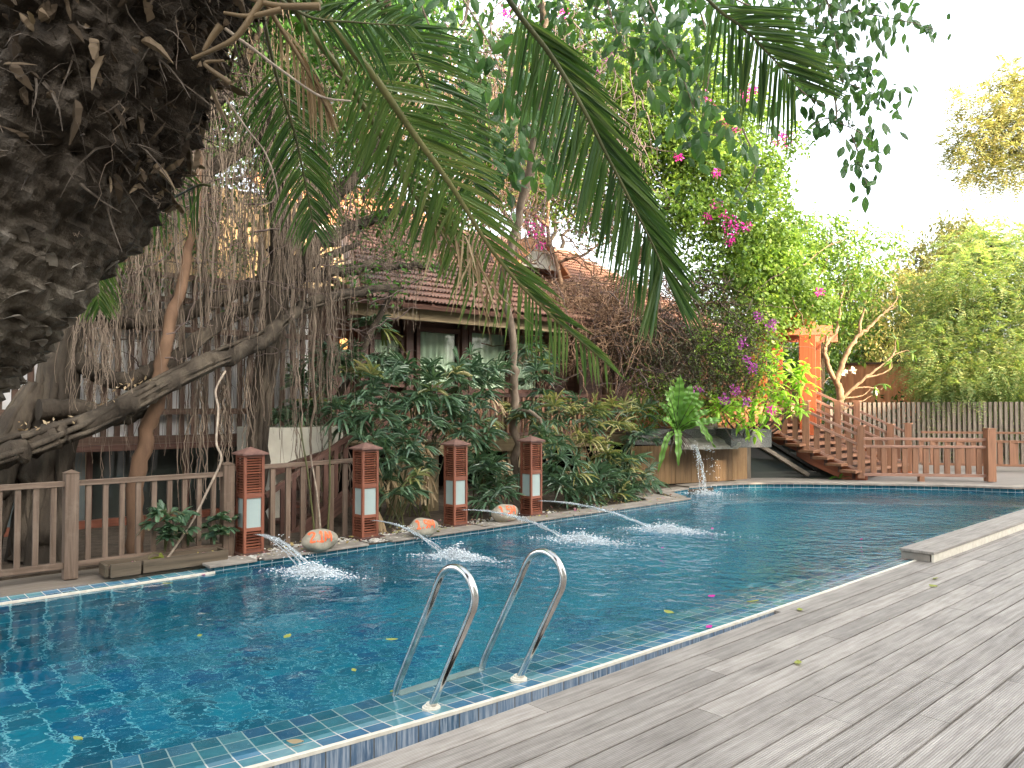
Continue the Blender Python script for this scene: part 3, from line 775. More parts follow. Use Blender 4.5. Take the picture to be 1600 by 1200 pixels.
# ------------------------------------------------------------------ depth boulders with painted figures
GL = {'2': [[(0, .82), (.12, 1), (.45, 1), (.52, .75), (.05, .05), (.58, .03)]], '1': [[(.05, .8), (.28, 1), (.28, 0)], [(.0, 0), (.55, 0)]], '.': [[(.08, .02), (.14, .06)]],
      '9': [[(.5, .62), (.2, .52), (.04, .72), (.14, .98), (.46, .98), (.52, .7), (.45, .2), (.2, 0)]], '5': [[(.52, 1), (.1, 1), (.06, .58), (.4, .6), (.55, .32), (.4, .03), (.02, .05)]], 'M': [[(0, 0), (.06, 1), (.36, .35), (.66, 1), (.74, 0)]]}
def boulder(px, py, wpx, hpx, text, lab, seed):
    base = G(px, py, .05) - DV * .12
    w = wpx / FPX * base[1]; h = hpx / FPX * base[1]
    rg = R(seed)
    t = thing("depth_stone", lab, "painted boulder", base, "painted depth boulders on the rim")
    # ellipsoid grid, lumpy
    nu, nv = 40, 24
    th = np.linspace(0, 2 * np.pi, nu, endpoint=False); ph = np.linspace(-np.pi / 2, np.pi / 2, nv)
    TH, PH = np.meshgrid(th, ph)
    x = np.sign(np.cos(PH)) * np.abs(np.cos(PH)) ** .8 * np.cos(TH); y = np.abs(np.cos(PH)) ** .8 * np.sin(TH); z = np.sign(np.sin(PH)) * np.abs(np.sin(PH)) ** .85
    k = rg.uniform(0, 6, 6)
    lump = 1 + .06 * np.sin(2 * x * 2 + k[0]) * np.cos(2.2 * y + k[1]) + .05 * np.sin(4 * z + 3 * x + k[2]) + .03 * np.sin(6 * x - 4 * y + k[3])
    p = base + (ZV * (h * .45)) + DU * (x * lump * w / 2)[..., None] + DV * (y * lump * w * .34)[..., None] + ZV * (z * lump * h / 2)[..., None]
    v = p.reshape(-1, 3); f = [(j * nu + i, j * nu + (i + 1) % nu, (j + 1) * nu + (i + 1) % nu, (j + 1) * nu + i) for j in range(nv - 1) for i in range(nu)]
    mb = MB().add(v, f); obj("stone_body", mb, M['stone'], t, smooth=True)
    bv = BVHTree.FromPolygons([Vector(q) for q in v], f)
    # figures brushed on the face towards the water
    nrm = unit(DV * 1.0 - DU * .25 + ZV * .35); ax = unit(np.cross(ZV, nrm)); upv = unit(np.cross(nrm, ax))
    wid = sum({'M': .95, '.': .3}.get(c, .74) for c in text); sc = w * .66 / wid; hh = h * .46
    x0 = -w * .33; mb = MB()
    ctr = base + ZV * h * .5
    for c in text:
        for st in GL[c]:
            s = spline(np.array([(a, b, 0) for a, b in st]), max(10, 9 * len(st))) if len(st) > 2 else np.linspace((*st[0], 0), (*st[1], 0), 10)
            hit = []
            for q in s:
                o = ctr + ax * (x0 + q[0] * sc + rg.normal(0, .001)) + upv * ((q[1] - .42) * hh) + nrm * .6
                r = bv.ray_cast(Vector(o), Vector(-nrm))
                if r[0] is not None: hit.append((np.array(r[0]), np.array(r[1])))
            if len(hit) < 3: continue
            hp = np.array([a for a, b in hit]); 
            tn = unit(np.gradient(hp, axis=0)); sd = unit(np.cross(tn, nrm))
            bwid = .0078 * w / .3
            L_, R_ = [], []
            for q, s_ in zip(hp, sd):
                for lst, sg in ((L_, -1), (R_, 1)):
                    r = bv.ray_cast(Vector(q + s_ * sg * bwid * rg.uniform(.85, 1.15) + nrm * .2), Vector(-nrm))
                    lst.append(np.array(r[0]) + nrm * .004 if r[0] is not None else q + nrm * .004)
            C_ = hp + nrm * .0055
            vv = np.vstack([L_, C_, R_]); n = len(hp)
            mb.add(vv, [(i, i + 1, i + 1 + n, i + n) for i in range(n - 1)] + [(i + n, i + 1 + n, i + 1 + 2 * n, i + 2 * n) for i in range(n - 1)])
        x0 += {'M': .95, '.': .3}.get(c, .74) * sc
    obj("painted_depth", mb, M['paint'], t)
boulder(508, 862, 56, 33, "2.1M", "pale boulder with 2.1M painted in orange red", 3)
boulder(671, 839, 50, 28, "1.9M", "pale boulder with 1.9M painted in orange red", 7)
boulder(799, 816, 46, 27, "1.5M", "pale boulder with 1.5M painted in faded orange red", 11)

# pebbles and fallen petals on the rim
rg = R(21); n = 1500
u = np.concatenate([rg.uniform(2.75, 7.4, 700), rg.normal(3.25, .22, 330), rg.normal(4.75, .25, 270), rg.normal(6.05, .2, 200)])
v = np.where(np.arange(n) < 700, rg.uniform(-7.45, -7.08, n), rg.uniform(-7.22, -6.95, n))
sz = rg.uniform(.008, .02, n)
mb = MB().blobs(np.array([W(a, b, .034 + c * .5) for a, b, c in zip(u, v, sz)]), np.stack([sz * 1.4, sz, sz * .6], -1), 22)
o = struct("pebbles", mb, M['pebble'], True, 'stuff'); tag(o, "white pebbles strewn along the garden rim", "pebbles", kind="stuff")
n = 500; u = rg.uniform(2.8, 9.9, n); v = rg.uniform(-7.6, -6.95, n)
pp = np.array([W(a, b, .06 + rg.uniform(0, .015)) for a, b in zip(u, v)])
mb = MB().rhombs(pp, rg.normal(0, 1, (n, 3)) * [1, 1, .25], rg.normal(0, 1, (n, 3)) * [1, 1, .2], rg.uniform(.025, .06, n), rg.uniform(.012, .03, n))
M['litter'] = m_leaf("litter leaf", [(0.2, 0.13, 0.06), (0.38, 0.33, 0.1), (0.3, 0.1, 0.16), (0.5, 0.42, 0.28), (0.16, 0.2, 0.05)], .2, .7, .2)
o = struct("leaf_litter", mb, M['litter'], False, 'stuff'); tag(o, "fallen petals and leaf bits along the rim", "leaf litter", kind="stuff")

# ------------------------------------------------------------------ pool ladder
t = thing("pool_ladder", "stainless pool ladder with two looped handrails at the rim", "pool ladder", W(2.585, -3.1))
prof = [(0, -.03), (0, .0), (.03, .055), (.17, .29), (.295, .5), (.33, .565), (.335, .625), (.295, .69), (.22, .722), (.14, .71), (.075, .66), (.0, .53), (-.12, .33), (-.24, .13), (-.295, .035), (-.315, -.03), (-.315, -.2), (-.315, -1.1)]
sp = spline(np.array([(0, a, z) for a, z in prof]), 90)
for u in (2.29, 2.88):
    v0 = -3.125
    mb = MB().tube(np.array([W(u, v0 + q[1], q[2] - .012) for q in sp]), .0195, 16)
    r = obj("handrail", mb, M['steel'], t, smooth=True)
    mb = MB(); c = W(u, v0, -.016)
    mb.tube([c, c + ZV * .012, c + ZV * .013, c + ZV * .02, c + ZV * .021, c + ZV * .03], [.046, .046, .04, .036, .028, .026], 20)
    obj("flange", mb, M['cream'], r)
for z in (-.05, -.3, -.55, -.8):
    mb = MB(); mb.box(W(2.585, -3.44, z), .57, .07, .02); obj("tread", mb, M['white'] if z == -.05 else M['steel'], t, bevel=.004)
# ------------------------------------------------------------------ fence at the left
def post_cap(mb, top, w):
    mb.prism([top + DU * a * w / 2 + DV * b * w / 2 for a, b in ((-1, -1), (1, -1), (1, 1), (-1, 1))], ZV * .012)
FV = -7.36
fz = .02
t = thing("timber_fence", "weathered brown baluster fence beside the planter and banyan roots", "fence", W(1.4, FV, fz))
fu = [-2.2, -.3, 1.62, 2.96]
hs_ = .86
for i, u in enumerate(fu):
    mb = MB(); mb.post(W(u, FV, fz), hs_ + .03, .105); mb.add([W(u, FV, fz + hs_ + .06)] + [W(u + a * .06, FV + b * .06, fz + hs_ + .03) for a, b in ((-1, -1), (1, -1), (1, 1), (-1, 1))], [(0, 1, 2), (0, 2, 3), (0, 3, 4), (0, 4, 1)])
    obj("post", mb, M['wood_fence'], t, bevel=.004)
for a, b in zip(fu[:-1], fu[1:]):
    mb = MB(); mb.beam(W(a + .053, FV, fz + .80), W(b - .053, FV, fz + .80), .055, .045); obj("top_rail", mb, M['wood_fence'], t, bevel=.003)
    mb = MB(); mb.beam(W(a + .053, FV, fz + .115), W(b - .053, FV, fz + .115), .05, .05); obj("bottom_rail", mb, M['wood_fence'], t, bevel=.003)
    n = int(round((b - a) / .132))
    for k in range(1, n):
        u = a + (b - a) * k / n
        mb = MB(); mb.post(W(u, FV, fz + .14), .638, .042, .03); obj("baluster", mb, M['wood_fence'], t, bevel=.002)
# fence continuing behind the lamp posts to the palms
t = thing("timber_fence", "short brown fence run between the first two lamp posts", "fence", W(3.7, -7.62, fz))
mb = MB(); mb.beam(W(3.12, -7.62, .84), W(4.62, -7.62, .86), .055, .045); obj("top_rail", mb, M['wood_fence'], t, bevel=.003)
for k in range(9):
    u = 3.2 + k * .17; mb = MB(); mb.post(W(u, -7.62, .03), .79, .05, .03); obj("baluster", mb, M['wood_fence'], t)
# planter trough
t = thing("planter_trough", "long low plank trough of soil at the fence foot", "planter", W(2.3, -7.14, .02))
a, b = G(165, 905, .03), G(372, 866, .03)
ua, ub = UV(a)[0] + .02, 2.86
for (u0, u1, v) in ((ua + .28, ub, -7.10), (ua, ub, -7.31), (ua + .02, ua + .26, -7.09)):
    mb = MB(); mb.beam(W(u0, v, .085), W(u1, v, .085), .03, .11); obj("side_board", mb, M['wood_trough'], t, bevel=.003)
for u in (ua, ub):
    mb = MB(); mb.beam(W(u, -7.30, .085), W(u, -7.11, .085), .03, .1); obj("end_board", mb, M['wood_trough'], t, bevel=.003)
mb = MB(); mb.box(W((ua + ub) / 2, -7.205, .075), ub - ua - .03, .17, .05); obj("soil_fill", mb, M['soil'], t)
mb = MB(); rg = R(5); n = 60; mb.rhombs(np.array([W(rg.uniform(ua + .05, ub - .05), rg.uniform(-7.27, -7.13), .108) for _ in range(n)]), rg.normal(0, 1, (n, 3)) * [1, 1, .3], rg.normal(0, 1, (n, 3)), rg.uniform(.02, .05, n), .02)
o = obj("mulch", mb, M['litter'], t); o["kind"] = "stuff"
# white hose pole
pts = [PV(262, 872, -7.25), PV(300, 815, -7.3), PV(330, 755, -7.32), PV(344, 725, -7.34), PV(345, 710, -7.36), PV(338, 690, -7.5), PV(341, 640, -7.6), PV(337, 610, -7.7), PV(352, 580, -7.8)]
mb = MB().tube(spline(pts, 50), .011, 8); tag(obj("hose", mb, M['fibre'], smooth=True), "pale hose bent up past the fence post into the roots", "hose")
# yellow drooping leaf in the trough
t = thing("potted_sprout", "wilting yellow leaf drooping over the trough", "plant", W(2.3, -7.2, .1))
base = PV(238, 880, -7.2); mb = MB()
mb.tube(spline([base, PV(232, 872, -7.2), PV(240, 864, -7.2), PV(252, 866, -7.19)], 14), .003, 5); obj("stem", mb, M['rachis'], t)
mb = MB(); p0 = np.array([PV(234, 874, -7.19), PV(250, 864, -7.19)]); mb.strips(p0, np.array([PV(252, 866, -7.19) - PV(234, 872, -7.2), PV(258, 886, -7.19) - PV(250, 864, -7.19)]), np.array([DV + ZV, DV + DU]), [.11, .13], [.045, .05], .2); obj("leaf", mb, M['leaf_yel'], t)

# ------------------------------------------------------------------ slatted terrace building on the left
HV = -9.9
t = thing("slatted_terrace", "left building with dark slatted balcony screen over glass walls", "building", W(2, HV, 0))
def pz(px, py, v): return PV(px, py, v)[2]
uL, uR = UV(PV(-260, 700, HV))[0], UV(PV(485, 700, HV))[0]
z0 = pz(250, 684, HV); z1 = pz(250, 432, HV)
mb = MB(); mb.beam(W(uL, HV - .1, (z0 + z1) / 2), W(uR, HV - .1, (z0 + z1) / 2), .03, z1 - z0 - .02); obj("white_screen", mb, M['white_panel'], t)
mb = MB(); u = uL; k = 0
while u < uR:
    mb.post(W(u, HV, z0 + .0), z1 - z0, .062, .03); u += .148
o = obj("slat_row", mb, M['wood_slatred'], t)
for z, h in ((z0 - .02, .10), (z0 + .32, .075), ((z0 + z1) / 2 + .35, .07), (z1 - .28, .07), (z1 + .02, .06)):
    mb = MB(); mb.beam(W(uL, HV + .045, z), W(uR, HV + .045, z), .05, h); obj("screen_rail", mb, M['wood_slatred'], t)
mb = MB(); mb.beam(W(uL, HV + .07, z0 - .1), W(uR, HV + .07, z0 - .1), .12, .07); obj("floor_beam", mb, M['wood_redd'], t)
for a, b in ((uL, 1.15), (1.22, 2.38), (2.45, 3.5), (3.57, 4.7)):
    mb = MB(); mb.beam(W(a, HV - .25, z0 / 2 - .06), W(b, HV - .25, z0 / 2 - .06), .02, z0 - .14); obj("glass_pane", mb, M['glass_grey'] if a < 2 else M['glass'], t)
for u in (1.185, 2.415, 3.535):
    mb = MB(); mb.post(W(u, HV - .22, .03), z0 - .14, .06); obj("mullion", mb, M['wood_redd'], t)
mb = MB(); mb.beam(W(uL, HV - .2, .07), W(uR, HV - .2, .07), .08, .1); obj("glass_sill", mb, M['wood_red'], t)
mb = MB(); mb.beam(W(uL, HV - 3.2, 2.6), W(uR + 1.6, HV - 3.2, 2.6), .15, 5.2); obj("rear_wall", mb, M['render_y'], t)
q = [W(uL, HV - 1.7, 4.55), W(uR - .6, HV - 1.7, 4.55), W(uR - .6, HV - 4.2, 5.9), W(uL, HV - 4.2, 5.9)]
mb = MB(); mb.add([p for p in q] + [p - ZV * .1 for p in q], [(0, 1, 2, 3), (7, 6, 5, 4), (0, 4, 5, 1)], [[(0, 0), (6, 0), (6, 2.9), (0, 2.9)]] * 3); obj("roof", mb, M['roof'], t)
for px in (318, 420):
    mb = MB(); mb.post(PV(px, 640, HV - 1.9) * [1, 1, 0], 4.6, .28); obj("pillar", mb, M['render_y'], t)
# concrete planter balcony and sloping stair rail beneath
t = thing("concrete_balcony", "pale concrete planter balcony above the timber side stair", "balcony", W(4.6, -8.9, 0))
cv = -8.75
uA, uB = UV(PV(418, 700, cv))[0], UV(PV(545, 700, cv))[0]
zt = pz(430, 669, cv)
mb = MB(); mb.prism([W(uA, cv, zt - .48), W(uB, cv, zt - .2), W(uB, cv, zt), W(uA, cv, zt)], -DV * .9); obj("parapet", mb, M['render'], t)
mb = MB(); mb.post(PV(432, 700, -9.3) * [1, 1, 0], 1.0, .22); obj("pier", mb, M['render'], t)
mb = MB(); mb.beam(PV(425, 738, cv + .06), PV(535, 700, cv + .06), .05, .09); obj("soffit_beam", mb, M['wood_redd'], t)
t = thing("side_stair", "dark timber stair with sloping handrail under the concrete balcony", "staircase", W(4.2, -8.2, 0))
a, b = PV(415, 775, -8.2), PV(548, 680, -8.2)
mb = MB(); mb.beam(a, b, .06, .05); obj("handrail", mb, M['wood_redd'], t)
a2, b2 = a - ZV * .72, b - ZV * .72
mb = MB(); mb.beam(a2, b2, .05, .2); obj("stringer", mb, M['wood_redd'], t)
for k in range(8):
    f = (k + .5) / 8; mb = MB(); mb.post(a2 + (b2 - a2) * f, .72, .05, .03); obj("baluster", mb, M['wood_redd'], t)
for k in range(7):
    f = (k + .5) / 7; c = a2 + (b2 - a2) * f - DV * .4; mb = MB(); mb.box(c, .24, .8, .035); obj("tread", mb, M['wood_redd'], t)

# ------------------------------------------------------------------ stilt house with tiled roof
HV2 = -10.5
t = thing("stilt_house", "timber stilt house with curtained windows and terracotta tiled roof", "house", W(8.5, HV2, 0))
u0, u1 = UV(PV(515, 600, HV2))[0], 15.2
zf = pz(790, 690, HV2 + 1.0)
def hp(px, py, dv=0): return PV(px, py, HV2 + dv)
mb = MB(); mb.beam(W(u0, HV2 - .12, (zf + 3.3) / 2), W(u1, HV2 - .12, (zf + 3.3) / 2), .1, 3.3 - zf); obj("wall", mb, M['wood_redd'], t)
mb = MB(); mb.beam(W(u0 + .05, HV2 - 4, 1.7), W(u0 + .05, HV2 - .2, 1.7), .1, 3.2); obj("side_wall", mb, M['wood_redd'], t)
def window(xa, xb, ya, yb, lit=True):
    c = [hp(xa, yb), hp(xb, yb), hp(xb, ya), hp(xa, ya)]
    ua, ub = UV(c[0])[0], UV(c[1])[0]; za, zb = c[0][2], c[3][2]
    mb = MB(); n = 90
    us = np.linspace(ua, ub, n); rg = R(int(xa)); ph = np.cumsum(rg.uniform(.25, .75, n))
    dv = .018 * np.sin(ph) - .03
    lo = np.array([W(a, HV2 + d, za) for a, d in zip(us, dv)]); hi = np.array([W(a, HV2 + d * .6, zb) for a, d in zip(us, dv)])
    mb.add(np.vstack([lo, hi]), [(i, i + 1, i + 1 + n, i + n) for i in range(n - 1)])
    fr = MB()
    for p, q, w, h in ((W(ua, HV2 + .03, (za + zb) / 2), None, .07, zb - za + .1), (W(ub, HV2 + .03, (za + zb) / 2), None, .07, zb - za + .1)):
        fr.box(p, w, .09, h)
    for z in (za, zb): fr.box(W((ua + ub) / 2, HV2 + .033, z), ub - ua - .07, .08, .08)
    o = obj("window", fr, M['wood_redd'], t); obj("curtain", mb, M['curtain'], o, smooth=True)
    gl = MB(); gl.box(W((ua + ub) / 2, HV2 + .02, (za + zb) / 2), ub - ua - .07, .006, zb - za - .08)
    obj("glass", gl, M['pane'], o)
def m_pane():
    m, nt, bs, out = new_mat("clear window glass")
    tr = nd(nt, "BsdfTransparent"); tr.inputs[0].default_value = (.93, .96, .94, 1)
    gl = nd(nt, "BsdfGlossy", i_Roughness=0.02)
    fr = nd(nt, "Fresnel", i_IOR=1.22); mx = nd(nt, "MixShader")
    nt.links.new(fr.outputs[0], mx.inputs[0]); nt.links.new(tr.outputs[0], mx.inputs[1]); nt.links.new(gl.outputs[0], mx.inputs[2]); nt.links.new(mx.outputs[0], out.inputs[0])
    return m
M['pane'] = m_pane()
window(578, 626, 526, 600); window(650, 714, 514, 604); window(731, 792, 516, 610); window(800, 840, 520, 612)
for px in (566, 637, 723, 798, 850, 905, 960):
    mb = MB(); p = hp(px, 600, .06); mb.post(p * [1, 1, 0] + ZV * zf, 3.25 - zf, .13); obj("post", mb, M['wood_redd'], t)
# eave beams, gutter
ev = HV2 + 1.15
ze = pz(690, 478, ev)
mb = MB(); mb.beam(W(u0 - .2, ev - .25, ze - .12), W(u1, ev - .25, ze - .12), .08, .2); obj("eave_beam", mb, M['wood_beam'], t)
mb = MB(); zg = pz(690, 498, ev - .5); mb.beam(W(u0 + .1, ev - .6, zg), W(u1, ev - .6, zg), .07, .06); obj("gutter", mb, M['white'], t)
mb = MB()
uu = u0
while uu < u1: mb.beam(W(uu, ev - .02, ze - .03), W(uu, HV2 - .1, ze + .45), .05, .09); uu += .55
obj("rafter_row", mb, M['wood_redd'], t)
run = 5.2; rise = 2.62
ra, rb = W(u0 - .25, ev, ze), W(u1 + .4, ev, ze); back = -DV * run + ZV * rise
L = np.linalg.norm(rb - ra); Ls = np.linalg.norm(back)
nx, ny = 150, 20
mb = MB()
# wavy courses of pan tiles
uu = np.linspace(0, 1, nx * 2 + 1); v_, f_, q_ = [], [], []
nrm = unit(np.cross(rb - ra, back))
for j in range(ny):
    for e in (0, 1):
        s = (j + e) / ny
        lift = (.05 if e == 0 else .012)
        col = ra + np.outer(np.maximum(uu, 2.7 * s / L), rb - ra) + back * s + nrm * (lift + .018 * np.cos(np.arange(len(uu)) * np.pi))[:, None]
        v_.append(col)
    b0 = (2 * j) * len(uu)
    for i in range(len(uu) - 1):
        f_.append((b0 + i, b0 + i + 1, b0 + len(uu) + i + 1, b0 + len(uu) + i)); q_.append([(i * .1, j * .26), (i * .1 + .1, j * .26), (i * .1 + .1, j * .26 + .26), (i * .1, j * .26 + .26)])
mb.add(np.vstack(v_), f_, q_)
M['roof_p'] = m_simple("terracotta pan tile", (0.15, 0.083, 0.06), (0.29, 0.155, 0.105), 2.5, 0.42, 0.3, 0.01, c3=(0.44, 0.26, 0.18), spec=0.5)
rf = obj("roof", mb, M['roof_p'], t)
mb = MB(); mb.prism([ra - ZV * .02, rb - ZV * .02, rb + back - ZV * .02, ra + back + DU * 2.7 - ZV * .02], -nrm * .06); obj("roof_deck", mb, M['wood_redd'], rf)
mb = MB(); mb.tube([ra + ZV * .05, ra + back * .5 + DU * 1.35 + ZV * .05, ra + back + DU * 2.7 + ZV * .05, rb + back + ZV * .03], .09, 8); obj("ridge_cap", mb, M['roof_p'], rf)
# gable dormer lit by the sun, white painted gable board
gz = pz(850, 405, ev - 2.4)
mb = MB(); c = PV(842, 395, ev - 2.2); mb.prism([c - DU * .62 - ZV * .32, c + DU * .62 - ZV * .32, c + DU * .05 + ZV * .28], -DV * .05); gb = obj("gable", mb, M['white'], t)
mb = MB(); ap = c + ZV * .38
for sg in (-1, 1):
    e = c + DU * sg * .85 - ZV * .42; 
    mb.prism([ap + DV * .15, e + DV * .15, e - DV * 1.6, ap - DV * 1.6], unit(np.cross(DV, ap - e)) * .06 * sg)
obj("dormer_roof", mb, M['roof_o'], t)
# balcony: beams, stilts, railing
bv = HV2 + 1.05
mb = MB(); mb.beam(W(u0 + .4, bv, zf - .06), W(u1, bv, zf - .06), .1, .17); obj("floor_beam", mb, M['wood_beam'], t)
mb = MB(); mb.box(W((u0 + u1) / 2, HV2 + .45, zf + .04), u1 - u0, 1.25, .04); obj("balcony_floor", mb, M['wood_beam'], t)
for px in (630, 715, 792, 905):
    mb = MB(); p = PV(px, 740, bv - .1); mb.beam(p * [1, 1, 0] + ZV * .02 + DU * .12, p * [1, 1, 0] + ZV * (zf - .12), .13, .13); obj("stilt", mb, M['wood_beam'], t)
mb = MB(); zr = pz(800, 618, bv)
mb.beam(W(u0 + .4, bv, zr), W(u1, bv, zr), .06, .05); obj("balcony_rail", mb, M['wood_redd'], t)
mb = MB(); mb.beam(W(u0 + .4, bv, zf + .12), W(u1, bv, zf + .12), .05, .05); obj("balcony_rail", mb, M['wood_redd'], t)
k = 0; uu = u0 + .5
while uu < u1 and k < 60:
    mb = MB(); mb.post(W(uu, bv, zf + .13), zr - zf - .15, .045, .025); obj("baluster", mb, M['wood_stair'] if k % 3 else M['wood_beam'], t); uu += .115; k += 1
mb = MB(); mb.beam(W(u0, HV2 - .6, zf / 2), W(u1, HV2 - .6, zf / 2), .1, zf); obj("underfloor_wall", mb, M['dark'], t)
# lower slanted timber props under the palms
for i, (px, lab) in enumerate(((672, "dark timber prop behind the third lamp post"), (618, "dark timber prop behind the second lamp post"))):
    mb = MB(); mb.post(PV(px, 790, -8.6) * [1, 1, 0] + ZV * .02, .95, .2, .12); tag(obj("timber_prop", mb, M['wood_beam']), lab, "timber post")
# lantern on the wall
t2 = thing("wall_lantern", "small lit orange lantern on the wall left of the curtains", "lantern", hp(537, 535, .2))
mb = MB(); p = hp(537, 536, .2); mb.tube([p - ZV * .09, p - ZV * .07, p + ZV * .05, p + ZV * .07], [.04, .055, .055, .03], 10)
m, nt, bs, out = new_mat("lantern glow"); bs.inputs["Base Color"].default_value = (.9, .45, .15, 1); bs.inputs["Emission Color"].default_value = (1, .42, .12, 1); bs.inputs["Emission Strength"].default_value = .5
obj("glass_shade", mb, m, t2); mb = MB(); mb.tube([p + ZV * .075, p + ZV * .1], [.06, .01], 8); mb.beam(p + ZV * .09, p + ZV * .09 - DV * .2, .015, .015); obj("bracket", mb, M['dark'], t2)

# second house far behind, orange roof
t = thing("rear_house", "house behind the banyan with sunlit orange roof", "house", P(560, 600, 19) * [1, 1, 0])
a, b = P(470, 345, 18.5), P(720, 372, 21); bk = -DV * 3.4 + ZV * 2.0
mb = MB(); mb.prism([a, b, b + bk, a + bk], -ZV * .1); obj("roof", mb, M['roof_o'], t)
mb = MB(); mb.beam(a + DV * .02 - ZV * .1, b + DV * .02 - ZV * .1, .05, .16); obj("fascia", mb, M['white'], t)
mb = MB(); c0, c1 = a * [1, 1, 0] - DV * .7, b * [1, 1, 0] - DV * .7; hh = a[2] - .1
mb.beam(c0 + ZV * hh / 2, c1 + ZV * hh / 2, .15, hh); obj("wall", mb, M['render_y'], t)
mb = MB(); m_ = (c0 + c1) / 2; mb.box(m_ + ZV * 4.6 + DV * .09, 1.6, .06, 1.1); obj("window", mb, M['glass'], t)
# ------------------------------------------------------------------ far end: planks, waterfall ledge, stair, rails, fences
# plank wall under the waterfall
t = thing("plank_wall", "honey brown vertical plank wall beneath the waterfall ledge", "wall", P(1085, 770, 14.0) * [1, 1, 0])
A, B = P(985, 770, 13.45), P(1167, 760, 14.55)
A, B = A * [1, 1, 0], B * [1, 1, 0]
zt = P(1080, 694, 14)[2]
n = 22
mb = MB(); rg = R(31)
ax = unit(B - A); nr = np.array([ax[1], -ax[0], 0])
for k in range(n):
    a = A + (B - A) * (k + .5) / n
    mb.beam(a + ZV * .06 + nr * rg.uniform(-.004, .004), a + ZV * (zt - .01), np.linalg.norm(B - A) / n - .004, .025, up=nr)
obj("planks_face", mb, M['wood_plank'], t)
mb = MB(); mb.beam(A + ZV * (.06) - nr * .03, B + ZV * .06 - nr * .03, .03, .12); mb.beam(A - nr * .04 + ZV * .4, B - nr * .04 + ZV * .4, .02, .7); obj("backing_board", mb, M['dark'], t)
# waterfall ledge in stone
t = thing("waterfall_ledge", "stone waterfall ledge spilling over the honey planks", "waterfall", P(1110, 680, 13.9))
def q(px, py, Y): return P(px, py, Y)
mb = MB(); a, b = q(1128, 684, 13.75), q(1191, 684, 14.1); mb.beam(a, b, .5, .33); obj("granite_block", mb, M['granite'], t, bevel=.01)
mb = MB(); pts = [q(1062, 698, 13.4), q(1152, 697, 13.55), q(1158, 692, 13.55), q(1150, 677, 14.05), q(1062, 677, 14.05)]
mb.prism(pts, -ZV * .05); obj("spill_slab", mb, M['ledge'], t, bevel=.004)
mb = MB(); pts = [q(1060, 676, 13.95), q(1138, 677, 13.95), q(1136, 668, 14.25), q(1060, 669, 14.2)]; mb.prism(pts, -ZV * .09); pts = [q(1060, 667, 14.1), q(1122, 667, 14.1), q(1120, 660, 14.5), q(1060, 661, 14.4)]; mb.prism(pts, -ZV * .1)
obj("stepped_slab", mb, M['ledge'], t, bevel=.004)
mb = MB(); mb.beam(q(985, 682, 13.9), q(1128, 682, 14.2), .5, .28); obj("basin_block", mb, M['granite'], t, bevel=.01)
mb = MB(); mb.beam(q(990, 655, 14.6), q(1190, 655, 14.9), .25, .5); obj("rear_wall", mb, m_simple("terracotta plaster", (.36, .14, .06), (.5, .22, .11), 3, .85, .2), t)
t = thing("waterfall_spout", "white water falling from the stone ledge past the fern", "water jet", q(1088, 700, 13.45))
mb = MB(); rg = R(41)
foot = G(1101, 772, WZ)
for s in range(5):
    a = q(1082 + rg.uniform(-4, 6), 696, 13.45); e = foot + rg.normal(0, .04, 3) * [1, 1, 0]
    ts = np.linspace(0, 1, 20); path = a + (e - a) * ts[:, None] ** np.array([1, 1, 1.8]); path += rg.normal(0, .006, path.shape)
    mb.tube(path, .003 + .004 * rg.uniform(0, 1, 20), 5)
obj("stream", mb, M['jet'], t, smooth=True)
mb = MB(); qq = rg.uniform(0, 1, 260); a = q(1082, 696, 13.45); path = a + (foot - a) * qq[:, None] ** np.array([1, 1, 1.7]); path += rg.normal(0, .03, path.shape) + (rg.uniform(0, 1, (260, 1)) > .75) * np.array([.25, 0, 0]) * rg.uniform(.6, 1.3, (260, 1))
mb.blobs(path, rg.uniform(.003, .009, (260, 1)) * np.ones(3), 6); o = obj("droplets", mb, M['foam'], t, smooth=True); o["kind"] = "stuff"
o = obj("splash", splash("s", foot, .4, .4, 800, 90, "", "", .05, np.array([1.0, 0, 0])), M['foam'], t, smooth=True); o["kind"] = "stuff"
# glazed panel below the stair
t = thing("stair_glazing", "dark triangular glass panel below the stair", "glass panel", P(1250, 755, 15.0) * [1, 1, 0])
mb = MB(); pts = [P(1172, 752, 14.75), P(1345, 752, 14.9), P(1345, 750, 14.9), P(1225, 696, 14.8), P(1172, 690, 14.75)]; mb.prism(pts, (0, .02, 0)); obj("glass_pane", mb, M['glass'], t)
mb = MB(); a = P(1169, 755, 14.65) * [1, 1, 0]; mb.post(a + ZV * .05, .7, .09, .06, ax=(1, 0, 0)); obj("post", mb, M['wood_grey'], t)
mb = MB(); mb.beam(P(1178, 690, 14.6), P(1262, 742, 14.75), .12, .07); obj("slant_rail", mb, M['wood_grey'], t)
mb = MB(); mb.beam(P(1190, 683, 14.65), P(1275, 735, 14.75), .2, .05); obj("slant_board", mb, M['dark'], t)
